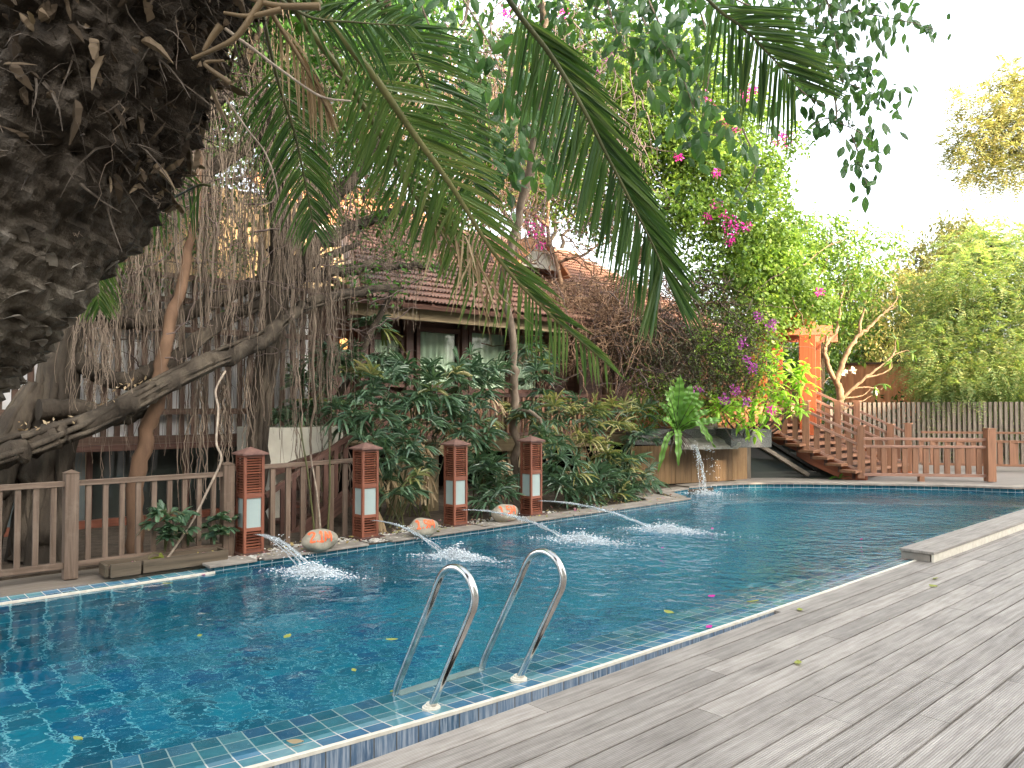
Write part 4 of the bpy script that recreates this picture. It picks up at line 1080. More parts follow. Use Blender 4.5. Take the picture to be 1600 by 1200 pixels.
# far stair
t = thing("garden_stair", "brown timber stair with slanting handrails rising from the far terrace", "staircase", P(1345, 750, 14.4) * [1, 1, 0])
F0 = P(1346, 748, 14.3); F0[2] = .09
F1 = P(1160, 660, 15.2)
sd = F1 - F0; run = sd * [1, 1, 0]; wv = unit(np.array([-sd[1], sd[0], 0])) * -1
if wv[1] < 0: wv = -wv
wv = np.array([1.62, 1.5, 0])
ext = 1.35
mb = MB()
for off in (.02, 1.0):
    a = F0 + wv * off - ZV * .02 - sd * .03; b = F0 + sd * ext + wv * off - ZV * .02
    mb = MB(); mb.prism([a - ZV * .16, b - ZV * .2, b + ZV * .12, a + ZV * .10], unit(wv) * .07); obj("stringer", mb, M['wood_stringer'], t)
NT = 12
for k in range(NT):
    c = F0 + sd * (ext * (k + .55) / NT) + ZV * .09
    mb = MB(); mb.beam(c - wv * .12, c + wv * 1.04, .30, .05); obj("tread", mb, M['wood_stair'], t, bevel=.004)
    mb = MB(); mb.beam(c - wv * .02 - ZV * .09, c + wv * 1.0 - ZV * .09, .03, .12); obj("riser", mb, M['wood_redd'], t)
def stairrail(p0, npost, pitch, hp=.86, name="rail"):
    ends = [p0 + sd * f for f in np.linspace(0, ext, npost)]
    for e in ends:
        mb = MB(); mb.post(e + ZV * .02, hp + .1, .125, .125, ax=unit(run)); mb.prism([e + ZV * (hp + .12) + unit(run) * a * .07 + unit(wv) * b * .07 for a, b in ((-1, -1), (1, -1), (1, 1), (-1, 1))], ZV * .025); obj("newel_post", mb, M['wood_stair'], t, bevel=.004)
    for a, b in zip(ends[:-1], ends[1:]):
        g = unit(b - a) * .07
        for z, h in ((hp - .06, .05), (hp - .24, .045), (.14, .045)):
            mb = MB(); mb.beam(a + g + ZV * z, b - g + ZV * z, .06, h); obj("handrail" if z > .5 else "bottom_rail", mb, M['wood_rail'], t, bevel=.003)
        nb = 5
        for k in range(1, nb):
            c = a + (b - a) * k / nb; mb = MB(); mb.post(c + ZV * .17, hp - .42, .10, .03, ax=unit(run)); obj("baluster", mb, M['wood_stair'], t, bevel=.002)
stairrail(F0, 4, 0)
stairrail(F0 + wv * .62, 4, 0)
stairrail(F0 + wv * 1.03, 4, 0)
# low rail on the terrace
t = thing("terrace_rail", "low brown baluster rail between the stair foot and a thick end post", "railing", P(1450, 750, 14.2) * [1, 1, 0])
a, b = P(1349, 750, 14.25), P(1547, 752, 13.95); a[2] = b[2] = .085
mb = MB(); mb.post(b, .93, .15, ax=(1, 0, 0)); mb.prism([b + ZV * .93 + np.array([x * .08, y * .08, 0]) for x, y in ((-1, -1), (1, -1), (1, 1), (-1, 1))], ZV * .035); obj("end_post", mb, M['wood_stair'], t, bevel=.006)
for z, h in ((.76, .045), (.62, .045), (.10, .05)):
    mb = MB(); mb.beam(a + ZV * z, b + ZV * z, .06, h); obj("rail", mb, M['wood_rail'], t, bevel=.003)
for k in range(1, 12):
    c = a + (b - a) * k / 12; mb = MB(); mb.post(c + ZV * .13, .47, .10, .03, ax=(1, 0, 0)); obj("baluster", mb, M['wood_stair'], t, bevel=.002)
mb = MB(); c = a + (b - a) * .46; mb.post(c - ZV * .02, .1, .09, ax=(1, 0, 0)); obj("foot_block", mb, M['wood_stair'], t)
t = thing("terrace_rail", "second low rail running off behind the thick end post", "railing", P(1600, 748, 15) * [1, 1, 0])
a, b = P(1440, 742, 16.4), P(1760, 752, 15.4); a[2] = b[2] = .085
for z, h in ((.80, .045), (.62, .045), (.13, .05)):
    mb = MB(); mb.beam(a + ZV * z, b + ZV * z, .06, h); obj("rail", mb, M['wood_stair'], t)
for k in range(16):
    c = a + (b - a) * k / 15; mb = MB(); mb.post(c + ZV * .15, .5, .17 if k % 2 else .1, .03, ax=(1, 0, 0)); obj("baluster", mb, M['wood_stair'], t)
# tall slat fence
t = thing("slat_fence", "tall grey brown fence of upright slats below the feathery tree", "fence", P(1500, 745, 17.5) * [1, 1, 0])
a, b = P(1300, 745, 18.6), P(1800, 745, 16.6); a[2] = b[2] = .07
za, zb_ = P(1345, 629, 18.4)[2], P(1590, 627, 17.5)[2]
n = 62
for k in range(n):
    c = a + (b - a) * k / (n - 1); zz = za + (zb_ - za) * k / (n - 1); mb = MB(); mb.beam(c, c + ZV * (zz - .07), .07, .05, up=(0, 1, 0)); obj("slat", mb, M['wood_grey'], t)
for z in (.35, .9):
    mb = MB(); mb.beam(a + ZV * z + [0, .06, 0], b + ZV * z + [0, .06, 0], .05, .07); obj("rail", mb, M['wood_grey'], t)
# ribbed cladding wall beyond
t = thing("clad_wall", "rust brown ribbed cladding wall behind the frangipani", "wall", P(1370, 700, 21) * [1, 1, 0])
a, b = P(1316, 700, 21.5) * [1, 1, 0], P(1445, 700, 20.5) * [1, 1, 0]
zz = P(1370, 569, 21)[2]
for z0, z1, lab in ((0, 1.9, 0), (1.9, zz, 1)):
    mb = MB(); L = np.linalg.norm(b - a); o = 0 if lab else .4
    d = np.array([0, -.06 * (1 - lab), 0])
    mb.add([a + ZV * z0 + d, b + ZV * z0 + d, b + ZV * z1 + d, a + ZV * z1 + d, a + ZV * z0 + [0, .1, 0], b + ZV * z0 + [0, .1, 0], b + ZV * z1 + [0, .1, 0], a + ZV * z1 + [0, .1, 0]], [(0, 1, 2, 3), (5, 4, 7, 6), (3, 2, 6, 7), (1, 5, 6, 2), (4, 0, 3, 7)], [[(o, z0), (o + L, z0), (o + L, z1), (o, z1)]] * 5)
    obj("cladding_panel", mb, M['corr'], t)
mb = MB(); mb.beam(a + ZV * (zz + .03), b + ZV * (zz + .03), .16, .05); obj("coping_strip", mb, M['wood_redd'], t)
# pergola
t = thing("pergola", "orange stained pergola at the top of the garden stair", "pergola", P(1270, 640, 15.7) * [1, 1, 0])
pp = [P(1262, 640, 15.8), P(1186, 640, 15.8), P(1274, 640, 17.6), P(1215, 640, 17.6)]
ztop = P(1262, 524, 15.8)[2]
for i, p in enumerate(pp):
    mb = MB(); b = p * [1, 1, 0] + ZV * .07; mb.beam(b, b + ZV * (ztop - .07), .32 if i < 2 else .24, .32 if i < 2 else .24, up=(0.35, 1, 0)); obj("post", mb, M['wood_orange'], t, bevel=.012)
for i, j in ((1, 0), (3, 2), (0, 2), (1, 3)):
    a, b = pp[i] * [1, 1, 0], pp[j] * [1, 1, 0]; g = unit(b - a) * .5; z = ztop + .1 + (.0 if i in (1, 3) and j in (0, 2) else .19)
    mb = MB(); mb.beam(a - g + ZV * z, b + g + ZV * z, .14, .2 if i in (1, 3) and j in (0, 2) else .16); obj("beam", mb, M['wood_orange'], t, bevel=.006)
mb = MB()
for k in range(9):
    f = (k + .5) / 9; a = pp[1] + (pp[0] - pp[1]) * f; b = pp[3] + (pp[2] - pp[3]) * f; g = unit(b - a) * .5
    mb = MB(); mb.beam(a * [1, 1, 0] - g + ZV * (ztop + .36), b * [1, 1, 0] + g + ZV * (ztop + .36), .05, .14); obj("purlin", mb, M['wood_orange'], t)
mb = MB(); mb.beam(P(1205, 640, 16.3) * [1, 1, 0] + ZV * 1.05, P(1250, 640, 16.3) * [1, 1, 0] + ZV * 1.05, .06, .9); obj("side_panel", mb, M['render_y'], t)

# ------------------------------------------------------------------ foliage makers
def rdir(rg, n, flat=1.0):
    return unit(rg.normal(0, 1, (n, 3)) * [1, 1, flat])
def leaf_mass(mb, blobs, n, size, seed, mode="rhomb", aspect=.5, droop=.3, clump=.16, per=14, shell=.55, down=.35, prof=(.3, 1, .75, .05)):
    """leaves gathered in small sprays spread through ellipsoids; blobs = [(centre, (rx,ry,rz)), ...]"""
    rg = R(seed)
    vol = np.array([b[1][0] * b[1][1] * b[1][2] for b in blobs]) ** .75; vol /= vol.sum()
    ns = max(1, n // per)
    idx = rg.choice(len(blobs), ns, p=vol)
    C = np.array([b[0] for b in blobs])[idx]; RR = np.array([b[1] for b in blobs])[idx]
    d = rdir(rg, ns); r = rg.uniform(0, 1, ns) ** (1 - shell * .75)
    sp_c = C + d * RR * r[:, None]
    out = unit(d * RR + rg.normal(0, .5, (ns, 3)) * RR.mean())
    out = unit(out - ZV * down * rg.uniform(0, 1.4, (ns, 1)))
    scale = RR.mean(1) * 0 + clump
    # sprays: leaves set along a short twig
    k = np.tile(np.linspace(0, 1, per), ns); s = np.repeat(np.arange(ns), per)
    N = ns * per
    sidev = unit(np.cross(out, rg.normal(0, 1, (ns, 3))))
    alt = np.tile(np.where(np.arange(per) % 2, 1, -1), ns)[:, None]
    P0 = sp_c[s] + out[s] * (k * scale[s] * 2)[:, None] - ZV * (droop * k * k * scale[s] * 1.5)[:, None] + rg.normal(0, .14, (N, 3)) * scale[s][:, None]
    D = unit(out[s] * .6 + sidev[s] * alt + rg.normal(0, .35, (N, 3)) - ZV * droop)
    Wd = rdir(rg, N) + np.cross(D, ZV) * 1.2
    L = size * rg.uniform(.6, 1.25, N)
    if mode == "rhomb": mb.rhombs(P0, D, Wd, L, L * aspect)
    else: mb.strips(P0, D, Wd, L, L * aspect, rg.uniform(.1, .4, N), prof, .22)
    return mb
def pinnate_mass(mb, blobs, nfr, flen, nl, llen, seed, shell=.5, droop=.5, width=.32):
    """feathery leaves: many small leaflets either side of a drooping stalk"""
    rg = R(seed)
    vol = np.array([b[1][0] * b[1][1] * b[1][2] for b in blobs]) ** .7; vol /= vol.sum()
    idx = rg.choice(len(blobs), nfr, p=vol)
    C = np.array([b[0] for b in blobs])[idx]; RR = np.array([b[1] for b in blobs])[idx]
    d = rdir(rg, nfr); r = rg.uniform(0, 1, nfr) ** (1 - shell * .75)
    base = C + d * RR * r[:, None]
    D = unit(d + rg.normal(0, .6, (nfr, 3)) - ZV * .25)
    S = unit(np.cross(D, ZV + rg.normal(0, .3, (nfr, 3))))
    fl = flen * rg.uniform(.6, 1.2, nfr)
    k = np.tile(np.linspace(.12, 1, nl), nfr); s = np.repeat(np.arange(nfr), nl); N = nl * nfr
    P0 = base[s] + D[s] * (k * fl[s])[:, None] - ZV * (droop * k * k * fl[s])[:, None]
    for sg in (-1, 1):
        Dl = unit(S[s] * sg + D[s] * .45 - ZV * .15 + rg.normal(0, .12, (N, 3)))
        L = llen * rg.uniform(.7, 1.1, N) * (1.05 - .5 * k)
        mb.rhombs(P0, Dl, D[s] + rg.normal(0, .25, (N, 3)), L, L * width)
    return mb
def limbs(mb, segs, n=7, wob=.02, seed=0):
    """segs = [(points, radii)]"""
    rg = R(seed)
    for pts, rad in segs:
        pts = np.asarray(pts, float); m = max(8, int(6 * len(pts)))
        s = spline(pts, m); L = np.linalg.norm(np.diff(s, axis=0), axis=1).sum()
        s[1:-1] += rg.normal(0, wob * min(1.0, L / 3), (m - 2, 3))
        r = np.interp(np.linspace(0, 1, m), np.linspace(0, 1, len(rad)), rad) * (1 + rg.normal(0, .05, m))
        mb.tube(s, r, n)
    return mb
def branch_out(mb, start, tips, r0, r1, seed, wob=.03, n=5, sag=.0):
    rg = R(seed)
    for tp in tips:
        st = start[rg.integers(len(start))] if isinstance(start, list) else start
        mid = (st + tp) / 2 + rg.normal(0, .12, 3) * np.linalg.norm(tp - st) - ZV * sag
        limbs(mb, [([st, mid, tp], [r0, (r0 + r1) / 2, r1])], n, wob, rg.integers(1 << 30))
    return mb
def E(px, py, Y, rx, ry, rz=None):
    """blob at photo pixel with pixel radii"""
    k = Y / FPX
    return (P(px, py, Y), (rx * k, (rz if rz is not None else (rx + ry) / 2) * k, ry * k))

# ------------------------------------------------------------------ trees behind the right hand fence
t = thing("feathery_tree", "large feathery green tree hanging over the slat fence", "tree", P(1700, 745, 20) * [1, 1, 0])
B_ = [E(1500, 560, 18.6, 95, 75), E(1600, 540, 18.3, 90, 100), E(1560, 450, 19, 110, 80), E(1660, 430, 18.6, 80, 120), E(1470, 480, 20, 70, 60), E(1490, 600, 18.2, 60, 45), E(1620, 620, 18, 60, 40), E(1462, 525, 19.5, 40, 35), E(1540, 385, 20, 70, 40), E(1455, 612, 18.3, 22, 18), E(1460, 655, 18.2, 12, 30)]
mb = pinnate_mass(MB(), B_, 7800, .46, 9, .12, 101, shell=.5)
obj("crown", mb, M['leaf_feather'], t)
mb = MB(); trk = P(1700, 745, 19.6) * [1, 1, 0]
limbs(mb, [([trk, trk + [0, 0, 2], P(1690, 480, 19.4)], [.22, .17, .1]), ([trk + ZV * 1.7, P(1620, 560, 19), P(1500, 560, 18.8)], [.12, .07, .02]), ([trk + ZV * 2.5, P(1600, 470, 19), P(1450, 500, 19.6)], [.1, .06, .02]), ([P(1690, 480, 19.4), P(1600, 420, 19.2), P(1540, 380, 19.6)], [.1, .05, .02])], 8, .03, 4)
obj("trunk", mb, M['bark_fig'], t, smooth=True)
t = thing("golden_tree", "tall tree tinted yellow for sunlight, leaning in against the white sky", "tree", P(1820, 745, 24) * [1, 1, 0])
B_ = [E(1570, 175, 22, 75, 45), E(1610, 230, 22, 80, 60), E(1540, 215, 22, 65, 45), E(1560, 265, 22, 50, 28), E(1500, 150, 22, 32, 14), E(1497, 230, 22, 30, 25), E(1590, 120, 22, 50, 26), E(1515, 270, 22, 35, 16), E(1640, 150, 22, 60, 60)]
mb = pinnate_mass(MB(), B_, 1900, .55, 8, .14, 102, shell=.3, width=.4); obj("crown", mb, M['leaf_gold'], t)
mb = MB(); trk = P(1820, 745, 22.5) * [1, 1, 0]
limbs(mb, [([trk, P(1800, 500, 22.4), P(1740, 280, 22)], [.3, .24, .14]), ([P(1740, 280, 22), P(1640, 220, 22), P(1540, 190, 22)], [.12, .06, .02]), ([P(1740, 280, 22), P(1650, 260, 22), P(1560, 265, 22)], [.1, .05, .015])], 8, .03, 5); obj("trunk", mb, M['bark_fig'], t, smooth=True)
t = thing("pale_tree", "pale yellow green tree rising behind the cladding wall", "tree", P(1380, 740, 25) * [1, 1, 0])
B_ = [E(1490, 390, 25, 60, 45), E(1500, 360, 25, 30, 20), E(1420, 440, 25, 60, 45), E(1470, 470, 25, 60, 50), E(1350, 480, 25, 60, 55), E(1400, 530, 25, 70, 40)]
mb = leaf_mass(MB(), B_, 22000, .16, 103, aspect=.4, clump=.3, shell=.4); obj("crown", mb, M['leaf_gold'], t)
mb = MB(); trk = P(1410, 740, 25) * [1, 1, 0]; limbs(mb, [([trk, P(1405, 560, 25), P(1420, 450, 25)], [.2, .15, .08]), ([P(1405, 560, 25), P(1350, 480, 25)], [.1, .03]), ([P(1405, 540, 25), P(1490, 400, 25)], [.1, .03])], 7, .03, 6); obj("trunk", mb, M['bark_fig'], t, smooth=True)
t = thing("spreading_tree", "sparse olive leaved tree with pale twigs beside the bougainvillea against the sky", "tree", P(1300, 740, 21) * [1, 1, 0])
B_ = [E(1290, 390, 21, 55, 45), E(1250, 360, 21, 45, 28), E(1330, 430, 21, 55, 50), E(1240, 420, 21, 50, 60), E(1310, 500, 21, 55, 45), E(1380, 380, 22, 35, 20), E(1200, 450, 20, 45, 80)]
mb = leaf_mass(MB(), B_, 12000, .15, 104, aspect=.42, clump=.3, shell=.3, per=9); obj("crown", mb, M['leaf_boug'], t)
mb = MB(); trk = P(1290, 740, 21) * [1, 1, 0]; st = P(1285, 560, 21)
limbs(mb, [([trk, P(1280, 640, 21), st], [.18, .14, .11])], 7, .02, 7); branch_out(mb, st, [b[0] + np.array([.2, 0, .3]) for b in B_], .06, .012, 8, .04); branch_out(mb, [b[0] for b in B_], [P(x, y, 21) for x, y in ((1265, 338), (1330, 360), (1300, 345), (1350, 395), (1400, 360), (1215, 350), (1235, 335))], .02, .004, 9, .03); obj("trunk", mb, M['bark_tan'], t, smooth=True)
# dim trees that close the view
bk = [("round dim tree just left of the pergola behind the stair", (1180, 745, 24), [E(1150, 520, 24, 90, 80), E(1230, 590, 24, 90, 70), E(1080, 560, 24, 80, 90)], 'leaf_back'),
      ("dark tree behind the pergola and cladding wall", (1340, 745, 27), [E(1340, 560, 27, 90, 60), E(1440, 600, 27, 90, 70), E(1280, 540, 27, 60, 50)], 'leaf_back'),
      ("broad dark tree at the far edge of the slat fence", (1620, 745, 24), [E(1560, 640, 23, 110, 90), E(1690, 600, 23, 100, 110), E(1450, 660, 23, 80, 70)], 'hedge'),
      ("tall green tree rising behind the slatted terrace", (150, 745, 17), [E(60, 250, 17, 130, 120), E(200, 330, 17, 110, 110), E(140, 130, 17, 120, 100), E(320, 200, 17.5, 90, 100), E(30, 430, 16, 100, 80)], 'leaf_back'),
      ("leafy tree behind the rear house roof", (560, 745, 24), [E(470, 200, 22, 100, 90), E(560, 110, 22, 130, 100), E(670, 200, 23, 100, 70), E(620, 40, 22, 130, 60), E(400, 90, 20, 100, 90), E(480, 290, 21, 70, 50)], 'leaf_back'),
      ("green tree behind the stilt house ridge", (860, 745, 23), [E(760, 150, 21, 110, 90), E(860, 230, 22, 100, 70), E(900, 90, 21, 120, 100), E(760, 270, 22, 80, 40)], 'leaf_back')]
for i, (lab, tr, B_, mt) in enumerate(bk):
    t = thing("garden_tree", lab, "tree", P(*tr) * [1, 1, 0])
    mb = leaf_mass(MB(), B_, 17000, .16 if i < 3 else .2, 120 + i, aspect=.5, clump=.35, shell=.3, per=10); obj("crown", mb, M[mt], t)
    mb = MB(); trk = P(*tr) * [1, 1, 0]; top = np.mean([b[0] for b in B_], 0); st = trk + (top - trk) * [.6, .6, .55]
    limbs(mb, [([trk, (trk + st) / 2 + [.1, 0, 0], st], [.24, .18, .14])], 7, .03, i); branch_out(mb, st, [b[0] for b in B_] * 2, .09, .015, 30 + i, .05); obj("trunk", mb, M['bark_fig'], t, smooth=True)
# hedge strip behind slat fence
mb = leaf_mass(MB(), [E(1300 + 60 * k, 690, 19.6, 55, 60, 30) for k in range(9)], 15000, .14, 140, aspect=.5, clump=.25, shell=.2)
o = struct("hedge_growth", mb, M['hedge'], False, 'stuff'); tag(o, "dark hedge growth behind the slat fence", "hedge", kind="stuff")
# frangipani
t = thing("frangipani_tree", "bare tan frangipani with forked limbs beside the stair", "tree", P(1310, 720, 16.6) * [1, 1, 0])
Y = 16.6
def F(x, y, d=0): return P(x, y, Y + d)
mb = MB(); b0 = P(1306, 745, Y) * [1, 1, 0] + ZV * .07
limbs(mb, [([b0, F(1308, 660), F(1313, 620), F(1306, 592)], [0.0884, 0.0850, 0.0816, 0.0680]),
 ([F(1308, 600), F(1295, 575), F(1288, 548), F(1293, 535), F(1308, 515), F(1313, 480), F(1318, 450)], [0.0578, 0.0510, 0.0476, 0.0408, 0.0340, 0.0272, 0.0136]),
 ([F(1306, 596), F(1315, 572), F(1325, 550), F(1340, 525), F(1360, 510), F(1380, 490), F(1405, 478)], [0.0578, 0.0544, 0.0510, 0.0408, 0.0340, 0.0204, 0.0102]),
 ([F(1344, 522), F(1344, 505), F(1352, 480)], [0.0340, 0.0306, 0.0136]), ([F(1290, 545), F(1292, 520), F(1286, 510)], [0.0340, 0.0272, 0.0204]),
 ([F(1310, 630), F(1335, 605), F(1362, 583), F(1395, 555), F(1400, 530)], [0.0408, 0.0374, 0.0272, 0.0204, 0.0082]),
 ([F(1352, 590), F(1375, 585), F(1392, 575), F(1393, 565)], [0.0204, 0.0170, 0.0136, 0.0068]), ([F(1330, 608), F(1355, 605), F(1376, 608), F(1380, 600)], [0.0204, 0.0170, 0.0122, 0.0068]), ([F(1320, 622), F(1348, 618), F(1362, 605)], [0.0204, 0.0136, 0.0068]),
 ([F(1306, 600), F(1296, 590), F(1286, 600)], [0.0136, 0.0102, 0.0054]), ([F(1380, 490), F(1400, 470), F(1402, 455)], [0.0204, 0.0136, 0.0068]), ([F(1318, 640), F(1350, 625), F(1370, 612)], [0.0170, 0.0136, 0.0068]), ([F(1395, 555), F(1415, 548), F(1425, 552)], [0.0136, 0.0082, 0.0041])], 8, .012, 11)
obj("trunk", mb, M['bark_tan'], t, smooth=True)
tips = [F(x, y) for x, y in ((1318, 450), (1405, 478), (1352, 480), (1286, 510), (1400, 530), (1393, 565), (1380, 600), (1367, 606), (1425, 552), (1402, 455))]
mb = MB(); rg = R(12)
for tp in tips:
    n = 5; D = rdir(rg, n); mb.strips(np.repeat(tp[None], n, 0), D, np.cross(D, ZV), rg.uniform(.15, .3, n), .07, .3)
obj("crown", mb, M['leaf_boug'], t)
for tp in (F(1320, 583), F(1333, 579), F(1368, 612)):
    mb = MB(); n = 9; D = rdir(rg, n); mb.rhombs(np.repeat(tp[None], n, 0), D, rdir(rg, n), .1, .07); obj("blossom", mb, m_flat("cream blossom", (.8, .74, .55), .6), t)
# ------------------------------------------------------------------ banyan with aerial roots
t = thing("banyan_tree", "old banyan with sprawling limbs and curtains of hanging roots behind the fence", "tree", PV(110, 900, -8.3) * [1, 1, 0])
BV = -8.4
def Bp(px, py, d=0.0): return PV(px, py, BV + d)
def limb(name, pts, rad, mat='bark_fig', n=12, seed=0, wob=.02, braid=0):
    """a limb with fused root strands wound along it"""
    mb = MB(); limbs(mb, [(pts, rad)], n, wob, seed)
    if braid:
        rg = R(seed + 500); s = spline(np.array(pts), 40); rr = np.interp(np.linspace(0, 1, 40), np.linspace(0, 1, len(rad)), rad)
        tg = unit(np.gradient(s, axis=0)); a = unit(np.cross(tg, [.3, .9, .3])); b = np.cross(tg, a)
        for k in range(braid):
            ph = rg.uniform(0, 6.28) + np.linspace(0, rg.uniform(-2.5, 2.5), 40) + np.cumsum(rg.normal(0, .06, 40)); q = rr * rg.uniform(.82, 1.05)
            i0, i1 = sorted(rg.choice(40, 2, replace=False)); 
            if i1 - i0 < 10: i0, i1 = 0, 39
            p = s + a * (np.cos(ph) * q)[:, None] + b * (np.sin(ph) * q)[:, None]
            mb.tube(p[i0:i1 + 1], rr[i0:i1 + 1] * rg.uniform(.1, .28), 6)
    return obj(name, mb, M[mat], t, smooth=True)
g0 = lambda px: Bp(px, 900) * [1, 1, 0]
limb("trunk", [g0(60), Bp(70, 780), Bp(85, 660), Bp(95, 560), Bp(118, 470), Bp(150, 380), Bp(190, 250), Bp(210, 60)], [.26, .22, .18, .15, .14, .12, .1, .09], n=14, seed=1, braid=22)
limb("trunk", [g0(-60), Bp(-30, 800), Bp(10, 700), Bp(60, 600)], [.22, .18, .15, .1], n=12, seed=2, braid=16)
limb("trunk", [Bp(398, 905, -.2) * [1, 1, 0], Bp(400, 740, -.2), Bp(408, 620, -.2), Bp(428, 500, -.2), Bp(440, 380, -.3), Bp(425, 260, -.3), Bp(400, 100, -.3)], [.15, .12, .11, .115, .11, .09, .08], seed=3, braid=18)
for i, (pts, rad, br) in enumerate([
    ([Bp(-120, 760, .5), Bp(0, 712, .5), Bp(90, 682, .5), Bp(160, 655, .5), Bp(250, 605, .5), Bp(330, 565, .45), Bp(410, 530, .3), Bp(470, 480, .1), Bp(560, 455, -.3), Bp(625, 447, -.5)], [.115, .115, .105, .095, .09, .085, .08, .07, .05, .04], 12),
    ([Bp(100, 545, 0), Bp(160, 590, .1), Bp(220, 588, .1), Bp(290, 545, 0), Bp(350, 500, -.1), Bp(410, 470, -.2), Bp(470, 420, -.3), Bp(560, 380, -.6)], [.1, .09, .085, .08, .075, .07, .055, .03], 8),
    ([Bp(130, 470, -.3), Bp(190, 500, -.3), Bp(280, 495, -.4), Bp(340, 470, -.4), Bp(400, 440, -.4), Bp(450, 400, -.4)], [.12, .1, .09, .09, .08, .06], 6),
    ([Bp(430, 470, -.3), Bp(480, 400, -.4), Bp(540, 360, -.6), Bp(620, 330, -.9), Bp(700, 320, -1.2)], [.11, .1, .08, .06, .03], 5),
    ([Bp(430, 400, -.4), Bp(500, 330, -.5), Bp(570, 250, -.5), Bp(610, 120, -.3), Bp(600, -40, 0)], [.12, .1, .09, .08, .07], 6),
    ([Bp(150, 390, -.2), Bp(230, 330, -.2), Bp(320, 270, -.3), Bp(430, 190, -.3), Bp(540, 60, 0)], [.11, .1, .08, .07, .05], 5),
    ([Bp(440, 440, -.3), Bp(520, 425, -.5), Bp(600, 415, -.8), Bp(700, 420, -1.1)], [.09, .075, .06, .03], 5),
    ([Bp(190, 260, -.2), Bp(280, 220, -.3), Bp(360, 130, -.3), Bp(420, 20, 0)], [.09, .08, .06, .05], 4),
    ([Bp(60, 640, .2), Bp(130, 640, .2), Bp(190, 655, .2), Bp(235, 640, .2)], [.1, .08, .06, .03], 4)]):
    limb("limb", pts, rad, n=10, seed=20 + i, wob=.02, braid=br)
for i, (pts, rad) in enumerate([
    ([Bp(212, 900, .25) * [1, 1, 0], Bp(213, 750, .25), Bp(238, 650, .3), Bp(255, 560, .3), Bp(278, 460, .2), Bp(305, 330, 0), Bp(318, 200, -.1)], [.075, .075, .072, .068, .055, .04, .03]),
    ([PV(528, 622, -9.3), PV(560, 560, -9.25), PV(590, 500, -9.2), PV(622, 440, -9.1)], [.05, .045, .042, .035])]):
    limb("prop_root", pts, rad, 'bark_red' if i == 0 else 'bark_fig', 10, 40 + i, .012)
# thick hanging root bundles
rg = R(77)
bund = [(505, 400, 890, .085, 0), (320, 240, 800, .05, -.1), (285, 250, 820, .035, .1), (375, 560, 850, .04, .1), (460, 300, 640, .05, -.2), (355, 580, 790, .045, 0), (490, 250, 620, .045, -.2), (545, 640, 860, .03, .2), (148, 480, 640, .035, .4), (440, 250, 700, .04, -.1), (308, 560, 790, .05, 0), (338, 600, 720, .04, .1), (470, 560, 840, .03, .2), (520, 440, 700, .03, 0), (210, 240, 560, .03, .2), (415, 380, 690, .05, .0)]
for i, (px, y0, y1, r, d) in enumerate(bund):
    mb = MB(); a, b = Bp(px + rg.uniform(-14, 14), y0, d), Bp(px, y1, d)
    for s in range(6):
        off = rg.normal(0, r * .5, 3) * [1, 1, 0]; m = 34; f = np.linspace(0, rg.uniform(.75, 1), m)
        p = a + (b - a) * f[:, None] + off + np.cumsum(rg.normal(0, .011, (m, 3)), 0) * [1, 1, .2]
        mb.tube(p, np.linspace(r * .26, r * .1, m) * rg.uniform(.4, 1.25), 5)
    obj("aerial_root", mb, M['bark_root'], t, smooth=True)
# fine curtain of threads
mb = MB(); n = 980
for k in range(n):
    c = rg.random()
    px = rg.uniform(95, 650) if c < .72 else rg.choice([130, 215, 320, 440, 500, 380, 240, 460]) + rg.normal(0, 14)
    y0 = rg.uniform(-40, 330); y1 = y0 + rg.uniform(160, 560); y1 = min(y1, rg.uniform(560, 800)); d = rg.uniform(-1.3, .45)
    if px > 560: y1 = min(y1, 470 + rg.uniform(0, 50)); d = rg.uniform(-1.4, -.6)
    if y1 < y0 + 60: continue
    a, b = Bp(px, y0, d), Bp(px + rg.normal(0, 14), y1, d); m = 26
    p = a + (b - a) * np.linspace(0, 1, m)[:, None] + np.cumsum(rg.normal(0, .017, (m, 3)), 0) * [1, 1, .2]
    mb.tube(p, np.linspace(.0048, .0026, m) * rg.uniform(.45, 1.35), 4, cap=False)
o = obj("root_curtain", mb, M['bark_root'], t, smooth=True); o["kind"] = "stuff"
mb = MB()
for k in range(230):
    px = rg.uniform(530, 830); y0 = rg.uniform(40, 300); y1 = min(y0 + rg.uniform(120, 330), rg.uniform(400, 480)); d = rg.uniform(-2.4, -1.0)
    if y1 < y0 + 60: continue
    a, b = Bp(px, y0, d), Bp(px + rg.normal(0, 26), y1, d); m = 24
    p = a + (b - a) * np.linspace(0, 1, m)[:, None] + np.cumsum(rg.normal(0, .02, (m, 3)), 0) * [1, 1, .3]
    mb.tube(p, np.linspace(.006, .003, m) * rg.uniform(.5, 1.6), 4, cap=False)
o = obj("vine_curtain", mb, M['twig'], t, smooth=True); o["kind"] = "stuff"
